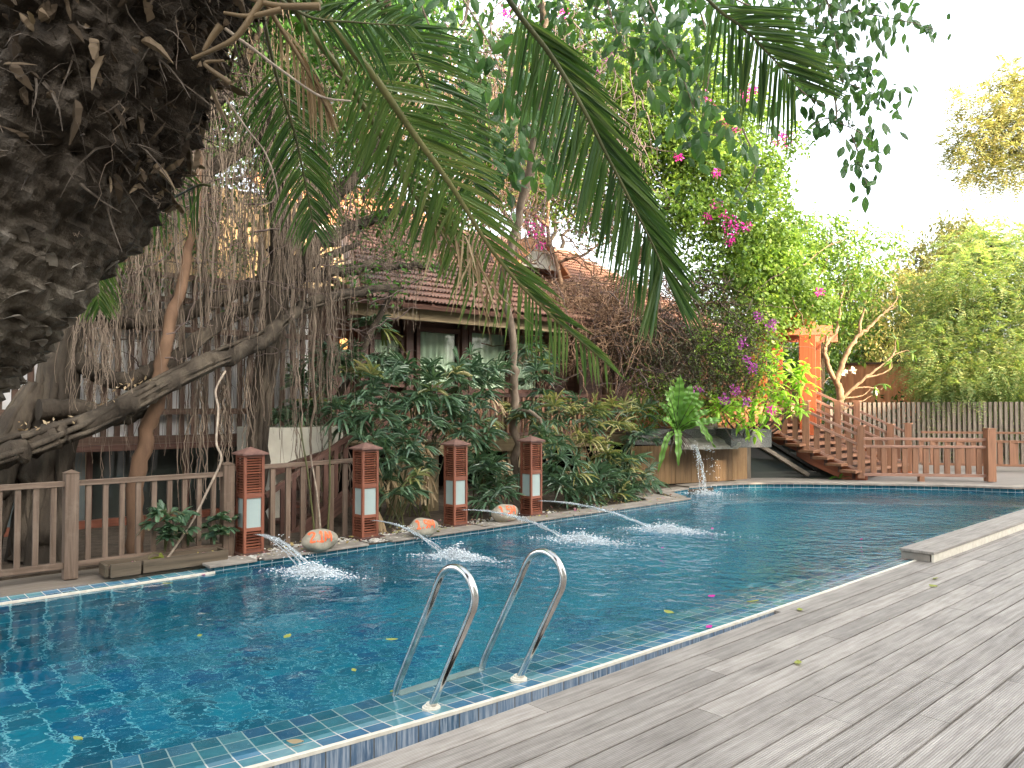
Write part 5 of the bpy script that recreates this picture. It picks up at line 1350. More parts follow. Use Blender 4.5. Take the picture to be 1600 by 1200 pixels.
# pale thread tips and criss-cross twigs
mb = MB()
for k in range(240):
    px, py = rg.uniform(100, 620), rg.uniform(60, 560); d = rg.uniform(-.9, .5); L = rg.uniform(.2, .9); a = rg.uniform(-.9, .9)
    p0 = Bp(px, py, d); dr = DU * math.cos(a) + ZV * math.sin(a) + rg.normal(0, .3, 3); m = 12
    mb.tube(p0 + dr * np.linspace(0, L, m)[:, None] + np.cumsum(rg.normal(0, .018, (m, 3)), 0), np.linspace(.008, .003, m) * rg.uniform(.5, 1.5), 4, cap=False)
o = obj("twig_tangle", mb, M['twig_grey'], t, smooth=True); o["kind"] = "stuff"
mb = MB()
for k in range(34):
    px, y0 = rg.choice([138, 148, 155, 128, 170]) + rg.normal(0, 12), rg.uniform(460, 520); a, b = Bp(px, y0, .5), Bp(px + rg.normal(0, 12), y0 + rg.uniform(60, 190), .5); m = 24
    mb.tube(a + (b - a) * np.linspace(0, 1, m)[:, None] + np.cumsum(rg.normal(0, .008, (m, 3)), 0) * [1, 1, .2], np.linspace(.005, .003, m), 4, cap=False)
obj("root_tuft", mb, M['bark_root'], t, smooth=True)["kind"] = "stuff"
# crown leaves of the fig, clumped high and among the limbs
B_ = [E(380, 110, 9, 120, 90), E(260, 120, 9.5, 90, 90), E(520, 200, 9.5, 70, 60), E(230, 440, 9.4, 35, 45), E(560, 330, 10.5, 60, 40), E(480, 100, 9, 70, 60), E(600, 60, 9, 90, 70), E(210, 430, 10, 60, 70), E(340, 420, 10, 40, 40), E(590, 440, 10.5, 40, 20), E(330, 200, 9.5, 60, 60), E(540, 420, 10, 40, 25)]
mb = leaf_mass(MB(), B_ + [E(260, 230, 10.2, 80, 60), E(300, 330, 10.2, 70, 60), E(210, 330, 10.4, 60, 60), E(400, 260, 10.4, 60, 80), E(190, 200, 10, 60, 50), E(360, 380, 10.4, 50, 40), E(620, 320, 11, 60, 45), E(710, 320, 12, 55, 35), E(560, 250, 10.5, 60, 60), E(680, 220, 11.5, 60, 50), E(640, 400, 11.2, 50, 20)], 14500, .085, 141, aspect=.5, clump=.16, shell=.2, per=8); 
hi = [(np.array([x, y, z]), np.array([2.2, 2.2, .7])) for x, y, z in ((-4.5, 8, 6.6), (-2.4, 8.5, 7.2), (-5.5, 5.5, 7.2), (-7, 9, 6), (-6.5, 3, 7), (-3.5, 10.5, 7.2))]
leaf_mass(mb, hi, 14000, .24, 142, aspect=.55, clump=.3, shell=.1, per=10)
obj("crown", mb, M['leaf_fig'], t)
mb = leaf_mass(MB(), [(Bp(x, y, .3), np.array([.25, .25, .05])) for x, y in ((70, 672), (110, 664), (190, 625), (240, 598))], 260, .05, 143, clump=.05, per=4, aspect=.5, down=0)
obj("fallen_leaves", mb, M['leaf_dry'], t)["kind"] = "stuff"

# ------------------------------------------------------------------ lady palms (fan leaves on canes)
def fan_head(mb, mbs, c, facing, size, rg, nl=10, spread=2.6, droop=.5, wid=.034):
    f = unit(facing); up = unit(ZV - f * (f @ ZV) + 1e-6); sd = np.cross(f, up)
    a = np.linspace(-spread / 2, spread / 2, nl) + rg.normal(0, .06, nl)
    # blades fan out about the stalk's end, facing outwards and folding down
    D = unit(np.cos(a)[:, None] * (f * .75 + up * .55) + np.sin(a)[:, None] * sd + rg.normal(0, .08, (nl, 3)))
    Wd = np.cross(D, unit(f * .5 + up * -.6 + ZV * .4))
    L = size * (1 - .25 * np.abs(a) / (spread / 2)) * rg.uniform(.85, 1.1, nl)
    mb.strips(np.repeat(c[None], nl, 0) + D * .01, D, Wd, L, wid * rg.uniform(.8, 1.25, nl), droop * rg.uniform(.6, 1.4, nl), (.3, .85, 1, .95, .6), .22)
def lady_palm(lab, foot, heads, size, seed, yellow=0.0, spread=2.7, dry=4, wid=.034):
    """heads = [(px,py,v), ...] fan centres; canes run from the foot"""
    rg = R(seed)
    t = thing("lady_palm", lab, "palm shrub", foot, "lady palms along the garden rim")
    mb, ms, md, my = MB(), MB(), MB(), MB()
    cam_ = np.array([0, 0, H])
    for (px, py, v) in heads:
        top = PV(px, py, v)
        st = foot + rg.normal(0, .14, 3) * [1, 1, 0]
        mid = st * .35 + top * .65; mid[2] = st[2] + (top[2] - st[2]) * .75
        ms.tube(spline([st, (st + mid) / 2 + rg.normal(0, .03, 3), mid, top - ZV * .03], 16), np.linspace(.011, .006, 16), 5)
        for k in range(rg.integers(8, 11)):
            ang = rg.uniform(0, 6.28); el = rg.uniform(-.5, .75)
            f = np.array([math.cos(ang) * math.cos(el), math.sin(ang) * math.cos(el), math.sin(el)]) + unit(cam_ - top) * .55 + DV * .15
            f = unit(f); c = top + f * rg.uniform(.1, .24) * size / .3 + rg.normal(0, .03, 3)
            ms.tube(spline([top, (top + c) / 2 + ZV * .03, c], 8), .0035, 4)
            tgt = my if rg.random() < yellow else mb
            fan_head(tgt, ms, c, f, size * rg.uniform(.85, 1.25), rg, rg.integers(8, 12), spread, rg.uniform(.3, .75), wid)
    for k in range(dry):
        px, py, v = heads[rg.integers(len(heads))]; c = PV(px + rg.normal(0, 14), py + rg.uniform(20, 60), v)
        fan_head(md, ms, c, unit(DV + rg.normal(0, .4, 3) - ZV * 1.6), size * .9, rg, 6, 1.0, .9, wid * .9)
    obj("cane", ms, M['bark_tan'] if yellow > .5 else M['rachis_d'], t)
    if mb.g: obj("foliage", mb, M['leaf_rhapis'], t)
    if my.g: obj("yellow_foliage", my, M['leaf_rhapis_y'], t)
    if md.g: obj("dry_foliage", md, M['leaf_dry'], t)
def foot(px, v): return PV(px, 780, v) * [1, 1, 0] + ZV * .03
lady_palm("dark lady palm rising before the curtained windows", foot(640, -8.3), [(600, 600, -8.4), (650, 585, -8.5), (700, 590, -8.5), (640, 630, -8.3), (690, 640, -8.3), (735, 625, -8.4), (560, 625, -8.5), (590, 650, -8.2), (725, 590, -8.6), (670, 615, -8.2), (760, 590, -8.6), (745, 575, -8.7)], .34, 201, .03, dry=5)
lady_palm("lady palm behind the second lamp post with browned leaf ends", foot(600, -7.85), [(615, 715, -7.8), (600, 770, -7.7), (640, 690, -7.9), (655, 730, -7.8), (625, 760, -7.7), (570, 690, -8.0), (660, 660, -8.0), (540, 650, -8.3)], .3, 202, .04, dry=9)
lady_palm("lady palm filling the gap between third and fourth lamp posts", foot(760, -7.9), [(755, 680, -8.0), (765, 735, -7.8), (745, 720, -7.9), (790, 760, -7.7), (740, 650, -8.2), (770, 780, -7.6), (720, 675, -8.1)], .31, 203, .03, dry=3)
lady_palm("yellowing lady palm with sunlight tinted into its pale fans beyond the fourth lamp", foot(900, -8.0), [(875, 645, -8.3), (920, 640, -8.3), (950, 665, -8.2), (890, 690, -8.1), (935, 690, -8.0), (960, 715, -7.9), (905, 660, -8.2), (970, 640, -8.3)], .33, 204, .62, dry=3, wid=.028)
lady_palm("dark green lady palm low beside the fourth lamp post", foot(890, -7.75), [(870, 720, -7.8), (900, 745, -7.7), (870, 760, -7.6), (930, 750, -7.7), (915, 775, -7.5), (860, 690, -8.0), (880, 740, -7.6)], .32, 205, .05, dry=2)
lady_palm("bushy lady palm at the corner next to the honey planks", foot(975, -7.75), [(970, 740, -7.8), (990, 765, -7.7), (960, 775, -7.6), (985, 720, -7.9), (1000, 745, -7.8), (1000, 680, -8.3), (1005, 645, -8.5)], .32, 206, .14, dry=2)
lady_palm("slim lady palm high up by the balcony rail", foot(815, -9.0), [(835, 590, -9.0), (850, 620, -8.9), (820, 650, -8.8), (850, 575, -9.1), (845, 650, -8.7), (830, 545, -9.2)], .3, 207, .12, dry=3)
lady_palm("lady palm against the slatted screen over the concrete planter", foot(500, -9.2), [(510, 560, -9.3), (530, 590, -9.2), (480, 600, -9.3), (470, 640, -9.2), (500, 625, -9.2), (545, 560, -9.3), (580, 570, -9.2), (455, 655, -9.2), (580, 505, -9.6)], .3, 208, .05, dry=2)
lady_palm("small lady palm leaning through the fence above the trough", foot(268, -7.5), [(262, 805, -7.3), (275, 830, -7.28), (345, 822, -7.38)], .135, 209, .0, spread=2.2, dry=0, wid=.04)
# thin canes standing by the first boulder
rg = R(66)
for i, (a, b, lab) in enumerate((((492, 838), (468, 660), "green bare cane nearest the first lamp post"), ((502, 838), (485, 710), "pale snapped cane above the 2.1M boulder"), ((512, 836), (515, 690), "thin upright green cane behind the 2.1M boulder"))):
    mb = MB(); mb.tube(spline([PV(a[0], a[1], -7.5), PV((a[0] + b[0]) / 2 + 2, (a[1] + b[1]) / 2, -7.52), PV(*b, -7.55)], 16), np.linspace(.011, .008, 16), 7); tag(obj("bare_cane", mb, M['rachis_d'] if i != 1 else M['fibre'], smooth=True), lab, "cane")

# ------------------------------------------------------------------ broad leaved canopy tree overhead
t = thing("canopy_tree", "broad leaved tree with sprays hanging over the pool from the top", "tree", P(815, 760, 12.2) * [1, 1, 0])
mb = MB(); b0 = P(812, 760, 12.2) * [1, 1, 0] + ZV * .02
hub = P(840, -60, 9.5)
limbs(mb, [([b0, P(802, 640, 12), P(806, 560, 11.8), P(790, 430, 11.5), P(820, 300, 11), P(850, 120, 10.3), hub], [.07, .065, .06, .06, .06, .06, .07]), ([P(800, 640, 12), P(838, 650, 11.6), P(860, 690, 11.4)], [.04, .03, .01])], 8, .02, 3)
ends = [(1440, 30, 7.5), (1380, 110, 7.6), (1395, 140, 7.4), (1345, 300, 7.3), (1310, 190, 7.4), (1060, 150, 6.6), (1180, 60, 7), (740, 230, 6.8), (790, 180, 6.8), (690, 90, 6.6), (1090, 230, 6.9), (980, 60, 6.6), (1250, 60, 7.2), (1330, 40, 7.3)]
sb = P(1150, -160, 8)
limbs(mb, [([hub, P(1000, -140, 8.6), sb, P(1300, -80, 7.6)], [.06, .05, .04, .02]), ([hub, P(760, -60, 8), P(720, 40, 7)], [.05, .03, .012])], 6, .03, 9)
wps = []
def spray(path, nleaf, L, seed, spread=.16):
    rg = R(seed); s = spline(np.array(path), 40)
    mb.tube(s, np.linspace(.010, .003, 40), 5)
    i = rg.uniform(8, 39.9, nleaf); k = i.astype(int); p = s[k]
    off = rg.normal(0, spread, (nleaf, 3)) * [1, 1, .8]; q = p + off
    for a, b in zip(p[::4], q[::4]): mb.tube([a, (a + b) / 2 + ZV * .01, b], .0022, 3, cap=False)
    wps.append((q, rg.uniform(.75, 1.2, nleaf) * L))
k = 300
tw = lambda pts: [P(*p) for p in pts]
for path, n, L, sp in [
    ([(1200, -60, 7.6), (1300, 10, 7.5), (1345, 20, 7.4), (1400, 30, 7.4), (1460, 45, 7.3)], 85, .115, .15), ([(1280, -40, 7.5), (1300, 30, 7.4), (1310, 80, 7.4), (1330, 100, 7.4)], 60, .11, .17),
    ([(1180, 40, 7.4), (1240, 80, 7.3), (1290, 115, 7.3), (1350, 140, 7.2), (1405, 160, 7.2)], 110, .11, .14), ([(1240, 70, 7.4), (1270, 95, 7.3), (1310, 105, 7.3), (1380, 110, 7.2)], 60, .11, .13),
    ([(1300, 120, 7.3), (1307, 170, 7.3), (1310, 190, 7.3), (1340, 205, 7.2), (1375, 230, 7.2)], 40, .11, .12), ([(1310, 190, 7.3), (1290, 185, 7.2), (1265, 200, 7.2)], 14, .11, .08), ([(1330, 210, 7.2), (1345, 250, 7.2), (1355, 290, 7.2)], 34, .11, .1),
    ([(1260, 0, 7.4), (1290, -10, 7.4), (1390, 5, 7.3)], 70, .11, .18), ([(1150, 0, 7.5), (1220, 30, 7.4), (1270, 40, 7.3)], 110, .11, .22), ([(1230, 120, 7.4), (1262, 150, 7.3), (1290, 165, 7.3)], 24, .1, .1),
    ([(1000, -30, 6.8), (1040, 60, 6.6), (1070, 130, 6.5), (1090, 190, 6.5)], 90, .14, .2), ([(1080, -20, 6.9), (1110, 80, 6.7), (1100, 200, 6.6), (1160, 210, 6.6)], 75, .13, .2), ([(1000, 20, 6.8), (1020, 60, 6.7), (1050, 90, 6.6)], 70, .13, .2),
    ([(700, -40, 7), (760, 60, 6.8), (790, 130, 6.7), (830, 200, 6.6)], 100, .15, .26), ([(640, -40, 6.8), (680, 60, 6.7), (730, 150, 6.6), (770, 240, 6.6)], 110, .15, .2), ([(740, 60, 6.8), (760, 170, 6.6), (790, 250, 6.6), (800, 270, 6.6)], 55, .14, .16),
    ([(560, -40, 6.4), (580, 20, 6.3), (600, 50, 6.3)], 16, .15, .1), ([(820, 120, 7), (850, 200, 6.9), (870, 250, 6.9)], 35, .13, .2), ([(940, -40, 7), (960, 40, 6.9), (990, 100, 6.9)], 60, .12, .25), ([(860, -60, 7.2), (900, -10, 7), (960, 30, 6.9)], 70, .12, .3), ([(1160, 200, 7), (1180, 260, 7), (1150, 320, 7)], 22, .11, .1)]:
    spray(tw(path), n, L, k, sp); k += 1
q = np.concatenate([a for a, b in wps]); L = np.concatenate([b for a, b in wps]); N = len(q); rg = R(299)
ml = MB(); D = unit(rg.normal(0, .55, (N, 3)) - ZV * .8); Wd = rdir(rg, N) * .8 + np.cross(D, unit(np.array([0, -1.0, .3])))
ml.strips(q, D, Wd, L, L * .56, rg.uniform(0, .3, N), (.12, .78, 1, .72, .03), .16)
hi = [(np.array([x, y, z]), np.array([2.0, 2.0, .6])) for x, y, z in ((1.5, 8, 6.2), (0.2, 7.2, 6), (3, 9.5, 7.5), (2.6, 7.5, 6.5))]
leaf_mass(ml, hi, 2500, .13, 298, "strip", .55, clump=.3, shell=.1, per=8)
obj("trunk", mb, M['bark_root'], t, smooth=True); obj("crown", ml, M['leaf_broad'], t)

# ------------------------------------------------------------------ bougainvillea over the waterfall
t = thing("bougainvillea", "huge bougainvillea with magenta flowers tumbling beside the tiled roof", "flowering shrub", P(960, 740, 14.8) * [1, 1, 0])
Yb = 14.6
B_ = [E(1120, 260, 14.4, 80, 60), E(1080, 330, 14.2, 80, 50), E(1180, 350, 14.4, 60, 60), E(1140, 420, 14.2, 80, 50), E(1220, 440, 14.6, 55, 40), E(1060, 200, 14.6, 90, 70), E(1000, 260, 14.8, 70, 60), E(1190, 260, 14.6, 35, 35), E(1240, 215, 14.6, 14, 22), E(1215, 300, 14.6, 14, 30), E(1210, 400, 14.4, 45, 40), E(1260, 470, 14.8, 42, 35), E(1000, 120, 14.8, 80, 70), E(950, 190, 15, 60, 60), E(1080, 100, 14.8, 70, 60), E(1190, 490, 14.2, 40, 45), E(1150, 180, 14.8, 50, 50), E(850, 300, 15, 60, 35), E(780, 250, 15, 60, 45), E(930, 320, 15, 40, 50), E(720, 320, 15, 40, 22)]
mb = leaf_mass(MB(), B_, 70000, .095, 151, aspect=.58, clump=.17, shell=.45, per=10, droop=.45); obj("crown", mb, M['leaf_boug'], t)
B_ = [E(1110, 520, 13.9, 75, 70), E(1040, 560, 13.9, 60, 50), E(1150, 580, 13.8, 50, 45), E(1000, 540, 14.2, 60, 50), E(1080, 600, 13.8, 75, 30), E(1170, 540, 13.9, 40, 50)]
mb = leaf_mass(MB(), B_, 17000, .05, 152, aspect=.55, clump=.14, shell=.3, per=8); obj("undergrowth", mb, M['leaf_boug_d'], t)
mb = leaf_mass(MB(), [E(1130, 545, 13.7, 60, 55), E(1060, 610, 13.7, 70, 22), E(1010, 590, 13.8, 35, 25), E(1180, 590, 13.6, 35, 40), E(1100, 625, 13.7, 60, 14)], 4200, .06, 153, aspect=.55, clump=.13, shell=.3, per=8); obj("green_sprays", mb, M['leaf_boug'], t)["kind"] = "stuff"
mb = MB(); b0 = P(950, 745, 14.9) * [1, 1, 0]
limbs(mb, [([b0, P(952, 620, 14.8), P(940, 520, 14.7), P(965, 462, 14.6), P(1010, 380, 14.6), P(1060, 280, 14.6), P(1080, 160, 14.8)], [.11, .1, .09, .085, .07, .05, .03]), ([P(962, 465, 14.6), P(905, 468, 14.3), P(860, 464, 14.2), P(820, 440, 14.2)], [.07, .06, .05, .02]), ([P(880, 466, 14.3), P(872, 420, 14.3), P(855, 360, 14.4), P(862, 260, 14.6)], [.05, .045, .04, .02]), ([P(1000, 395, 14.6), P(1100, 340, 14.4), P(1180, 300, 14.4)], [.05, .03, .015]), ([P(955, 500, 14.7), P(1060, 480, 14.2), P(1160, 470, 14)], [.05, .04, .015]), ([P(870, 410, 14.3), P(925, 390, 14.2), P(980, 330, 14.3)], [.03, .02, .01]), ([P(858, 355, 14.4), P(800, 310, 14.2), P(740, 270, 14)], [.04, .025, .01])], 8, .012, 14)
obj("trunk", mb, M['twig'], t, smooth=True)
rg = R(155); mb = MB(); mb2 = MB()
for k in range(1500):
    c = rg.random(); 
    if c < .5: px, py = rg.normal(920, 60), rg.uniform(430, 560)
    else: px, py = rg.normal(1050, 70), rg.uniform(420, 600)
    p0 = P(px, py, rg.uniform(13.5, 14.6)); L = rg.uniform(.3, 1.0); m = 9
    dr = unit(np.array([rg.normal(0, .8), rg.normal(0, .5), -abs(rg.normal(.7, .5))]))
    pts = p0 + dr * np.linspace(0, L, m)[:, None] + np.cumsum(rg.normal(0, .024, (m, 3)), 0)
    (mb if c < .65 else mb2).tube(pts, np.linspace(.008, .0028, m) * rg.uniform(.5, 1.6), 4, cap=False)
for k in range(60):
    px, py = rg.uniform(800, 1000), rg.uniform(280, 480); p0 = P(px, py, 14.2); dr = unit(np.array([rg.normal(0, 1), rg.normal(0, .3), rg.normal(0, .8)])); m = 12
    mb.tube(p0 + dr * np.linspace(0, rg.uniform(.5, 1.5), m)[:, None] + np.cumsum(rg.normal(0, .03, (m, 3)), 0), np.linspace(.016, .005, m), 5, cap=False)
for k in range(420):
    px, py = rg.uniform(640, 1010), rg.uniform(-20, 380); p0 = P(px, py, rg.uniform(12.6, 14)); dr = unit(np.array([rg.normal(0, .5), rg.normal(0, .3), -abs(rg.normal(.8, .5))])); m = 12
    mb2.tube(p0 + dr * np.linspace(0, rg.uniform(.5, 1.8), m)[:, None] + np.cumsum(rg.normal(0, .025, (m, 3)), 0), np.linspace(.011, .004, m) * rg.uniform(.5, 1.3), 4, cap=False)
o = obj("twig_tangle", mb, M['twig'], t, smooth=True); o["kind"] = "stuff"
o = obj("grey_tangle", mb2, M['twig_grey'], t, smooth=True); o["kind"] = "stuff"
fl = [(838, 355, 13.6, 20, 0), (845, 385, 13.6, 9, 0), (1222, 216, 13.9, 20, 0), (1118, 320, 13.6, 11, 0), (1145, 350, 13.6, 20, 0), (1165, 353, 13.6, 12, 0), (1140, 375, 13.6, 11, 0), (1105, 340, 13.6, 9, 0), (1130, 335, 13.6, 8, 0), (1280, 457, 13.8, 10, 0), (1185, 495, 13.4, 10, 1), (1205, 507, 13.4, 12, 1), (1160, 535, 13.3, 10, 1), (1166, 627, 13.1, 9, 1), (1132, 625, 13.2, 10, 1), (1203, 642, 13, 9, 0), (1150, 610, 13.2, 10, 1), (1176, 575, 13.2, 11, 1), (1090, 610, 13.3, 9, 1), (1100, 150, 14, 14, 0), (1110, 170, 14, 10, 0), (1130, 190, 14, 12, 0), (1150, 205, 14, 10, 0), (880, 20, 14, 10, 0), (950, 90, 14, 10, 1), (1160, 150, 14, 12, 0), (930, 110, 14, 9, 1), (790, 20, 13, 12, 0), (1175, 140, 13.9, 12, 0), (850, 140, 14, 10, 1), (1060, 245, 13.6, 7, 0), (1165, 560, 13.2, 8, 1), (1120, 270, 13.6, 9, 0)]
for (x, y, Y, r, c) in fl:
    n = 14 + r * 3; ctr = P(x, y, Y); rr = r * Y / FPX
    d = rdir(rg, n); mb = MB(); p = ctr + d * rr * rg.uniform(.1, .9, (n, 1)); mb.rhombs(p, d + rg.normal(0, .5, (n, 3)), rdir(rg, n), .045, .038); obj("blossom", mb, M['bract_p' if c else 'bract'], t)

# ------------------------------------------------------------------ bird's nest fern on the ledge
Y = 13.2
c = P(1056, 672, Y)
t = thing("nest_fern", "bird's nest fern with long strap fronds perched beside the waterfall", "fern", c - ZV * .1)
fr = [((1048, 600), .16, 0), ((1062, 585), .17, 0), ((1080, 600), .17, 0), ((1100, 625), .15, 0), ((1030, 628), .11, 1), ((1128, 655), .10, 0), ((1118, 700), .09, 1), ((1060, 728), .12, 0), ((1028, 738), .10, 0), ((1040, 610), .14, 0), ((1092, 610), .14, 0), ((1110, 640), .12, 0), ((1035, 655), .1, 0), ((1070, 610), .15, 0), ((1128, 658), .09, 0), ((1108, 690), .1, 1)]
rg = R(91)
for (tip, w, kk) in fr:
    tp = P(tip[0], tip[1], Y - rg.uniform(.1, .5)); a = c + rg.normal(0, .02, 3)
    d = tp - a; up = ZV * (.22 if tp[2] < c[2] + .1 else .05); mid = a + d * .55 + up * 1.2 - np.array([0, .1, 0])
    s = spline([a, mid, tp], 26); tg = unit(np.gradient(s, axis=0)); sd = unit(np.cross(tg, unit(np.array([0, -1, .5])))); nn = np.cross(sd, tg)
    f = np.linspace(0, 1, 26); hw = w / 2 * np.interp(f, [0, .15, .5, .8, 1], [.3, .6, 1, .85, .05]) * (1 + .10 * np.sin(f * 46 + rg.uniform(0, 6)))
    v = np.vstack([s - sd * hw[:, None] + nn * (.03 * np.sin(f * 40))[:, None], s - nn * .012, s + sd * hw[:, None] + nn * (.03 * np.sin(f * 37 + 1))[:, None]])
    mb = MB().add(v, [(i, i + 1, i + 27, i + 26) for i in range(25)] + [(i + 26, i + 27, i + 53, i + 52) for i in range(25)]); fo = obj("frond", mb, M['leaf_fern'], t, smooth=True)
    mb = MB().tube(s - nn * .01, np.linspace(.009, .002, 26), 5); obj("midrib", mb, M['rachis_d'], fo)
mb = MB(); n = 90; d = rdir(rg, n); d[:, 2] = -np.abs(d[:, 2]); mb.strips(np.repeat(c[None] - ZV * .02, n, 0) + d * .05, d, rdir(rg, n), rg.uniform(.12, .35, n), .02, .4); mb.blobs([c - ZV * .08], [.14, .14, .12]); obj("root_mass", mb, M['twig_grey'], t)
# ------------------------------------------------------------------ lime green shrubs
def lime(lab, heads, foot_, seed, n=34, L=.2):
    rg = R(seed); t = thing("lime_shrub", lab, "shrub", foot_, "bright lime leaved shrubs by the stair")
    ms, mb = MB(), MB()
    for (x, y, Y) in heads:
        c = P(x, y, Y); ms.tube(spline([foot_, (foot_ + c) / 2 + rg.normal(0, .1, 3), c], 12), np.linspace(.02, .008, 12), 5)
        d = rdir(rg, n); d[:, 2] = d[:, 2] * .55 + .15; D = unit(d); p = c + D * rg.uniform(.02, .12, (n, 1)) + rg.normal(0, .08, (n, 3))
        LL = L * rg.uniform(.6, 1.25, n); mb.strips(p, D, np.cross(D, ZV) + rg.normal(0, .25, (n, 3)), LL, LL * .36, rg.uniform(.2, .6, n), (.12, .8, 1, .7, .04), .2)
    obj("stem", ms, M['twig_grey'], t); obj("foliage", mb, M['leaf_lime'], t)
lime("lime shrub in front of the orange pergola post", [(1215, 565, 13.9), (1190, 580, 13.9), (1235, 590, 13.8), (1255, 600, 13.7), (1230, 625, 13.7), (1205, 610, 13.8), (1240, 640, 13.6), (1195, 555, 14), (1250, 575, 13.8)], P(1180, 690, 14.2), 301)
lime("lime shrub drooping over the speckled granite block", [(1120, 640, 13.4), (1145, 645, 13.3), (1165, 655, 13.2), (1180, 640, 13.4), (1130, 630, 13.5), (1160, 635, 13.4), (1175, 668, 13.2), (1195, 625, 13.5), (1200, 650, 13.3)], P(1165, 690, 13.8), 302, 30, .17)
mb = leaf_mass(MB(), [E(1010, 640, 13.8, 30, 30), E(1090, 640, 14.2, 60, 25)], 2500, .06, 303, clump=.12, per=8)
t = thing("ledge_creeper", "small leaved creeper growing behind the strap fern", "creeper", P(1060, 680, 14.2)); obj("foliage", mb, M['leaf_boug'], t); mb = branch_out(MB(), P(1060, 680, 14.3), [P(1010, 640, 13.8), P(1090, 640, 14.2), P(1120, 640, 14.2)], .02, .006, 5); obj("stem", mb, M['twig_grey'], t)
mb = MB(); rg = R(304)
t = thing("ground_fern", "small fern growing behind the stair glazing by the rim", "fern", P(1240, 748, 14.5) * [1, 1, .0] + ZV * .08)
b0 = P(1312, 748, 14.5); b0[2] = .08; n = 8; D = rdir(rg, n); D[:, 2] = np.abs(D[:, 2]) + .5; mb.strips(np.repeat(b0[None], n, 0), D, np.cross(D, ZV) + .01, .3, .06, .6); obj("frond", mb, M['leaf_fern'], t)

# floating leaves and petals, fallen leaves on the boards
rg = R(400)
def flat_leaf(name, px, py, z, L, mat, lab, cat, grp):
    c = G(px, py, z); a = rg.uniform(0, 6.28); d = np.array([math.cos(a), math.sin(a), .05]); w = np.array([-d[1], d[0], rg.uniform(-.2, .2)])
    mb = MB(); k = 9; f = np.linspace(0, 1, k); hw = L * .28 * np.sin(np.pi * np.clip(f, .02, .98)) ** .8; s = c + d * ((f - .5) * L)[:, None] + ZV * (.03 * L * 6 * (f - .5) ** 2)[:, None]
    v = np.vstack([s - w * hw[:, None] + ZV * .004, s, s + w * hw[:, None] + ZV * .006]); mb.add(v, [(i, i + 1, i + k + 1, i + k) for i in range(k - 1)] + [(i + k, i + k + 1, i + 2 * k + 1, i + 2 * k) for i in range(k - 1)])
    return tag(obj(name, mb, M[mat], smooth=True), lab, cat, grp)
for px, py, L, lab in ((449, 995, .075, "yellow leaf afloat left of the near handrail, middle of the pool"), (612, 1000, .08, "long yellow leaf afloat just left of the near handrail's bend"), (553, 1048, .05, "small yellow leaf afloat low down beside the near handrail"), (122, 1155, .06, "yellow green leaf afloat in the calm lower left water"), (312, 994, .06, "pale leaf afloat below the first lamp post"), (1045, 957, .09, "orange leaf afloat by the near tiled rim"), (1176, 940, .1, "yellow leaf resting on the wet rim tiles"), (617, 1080, .06, "green leaf against the near handrail's water leg"), (262, 912, .09, "bright green leaf afloat under the trough")):
    flat_leaf("floating_leaf", px, py, WZ + .004, L, 'leaf_yel', lab, "leaf", "leaves floating on the pool")
for px, py, z, lab in ((1112, 932, WZ + .003, "magenta petal afloat off the rim tiles"), (1108, 980, .004, "magenta petal lying on the pool's white lip"), (1113, 826, WZ + .003, "petal afloat beyond the farthest jet"), (317, 898, WZ + .003, "magenta petal afloat by the small jutting slab"), (1035, 856, WZ + .003, "pale petal drifting between the far jets"), (1346, 843, WZ + .003, "pink petal afloat near the long grey step")):
    flat_leaf("petal", px, py, z, .06, 'bract', lab, "petal", "fallen magenta petals")
for px, py, lab in ((1461, 904, "upper of two pale green leaves together on the boards"), (1458, 916, "lower of two green leaves together on the boards"), (1250, 953, "yellow leaf on the boards beside the gutter's end"), (1247, 1036, "curled leaf alone in the middle of the decking"), (461, 1160, "brown leaf on the near rim tiles")):
    flat_leaf("fallen_leaf", px, py, .006 if py != 1160 else .0, .075, 'leaf_yel' if py != 1160 else 'leaf_dry', lab, "leaf", "leaves fallen on the decking")
# ------------------------------------------------------------------ leaning date palm in the foreground
t = thing("date_palm", "leaning date palm with rough dark trunk filling the upper left corner", "palm tree", np.array([-2.95, 1.3, 0]))
rg = R(500)
axis = [np.array([-2.95, 1.3, -.05]), np.array([-2.95, 1.62, .5]), P(-400, 765, 2.35), P(-178, 545, 2.56), P(-28, 345, 2.55), P(80, 110, 2.55), P(185, -110, 2.55), P(350, -320, 2.6), P(430, -470, 2.7)]
radp = [150, 128, 120, 150, 186, 197, 200, 185, 120]
NS, NA = 300, 330
ax_ = spline(axis, NS); rr = np.interp(np.linspace(0, 8, NS), np.arange(9), radp) * 2.58 / FPX
Ls = np.concatenate([[0], np.cumsum(np.linalg.norm(np.diff(ax_, axis=0), axis=1))])
tg = unit(np.gradient(ax_, axis=0)); a_ = unit(np.cross(tg, [0.2, 1, 0.1])); b_ = np.cross(tg, a_)
ang = np.linspace(0, 2 * np.pi, NA, endpoint=False)
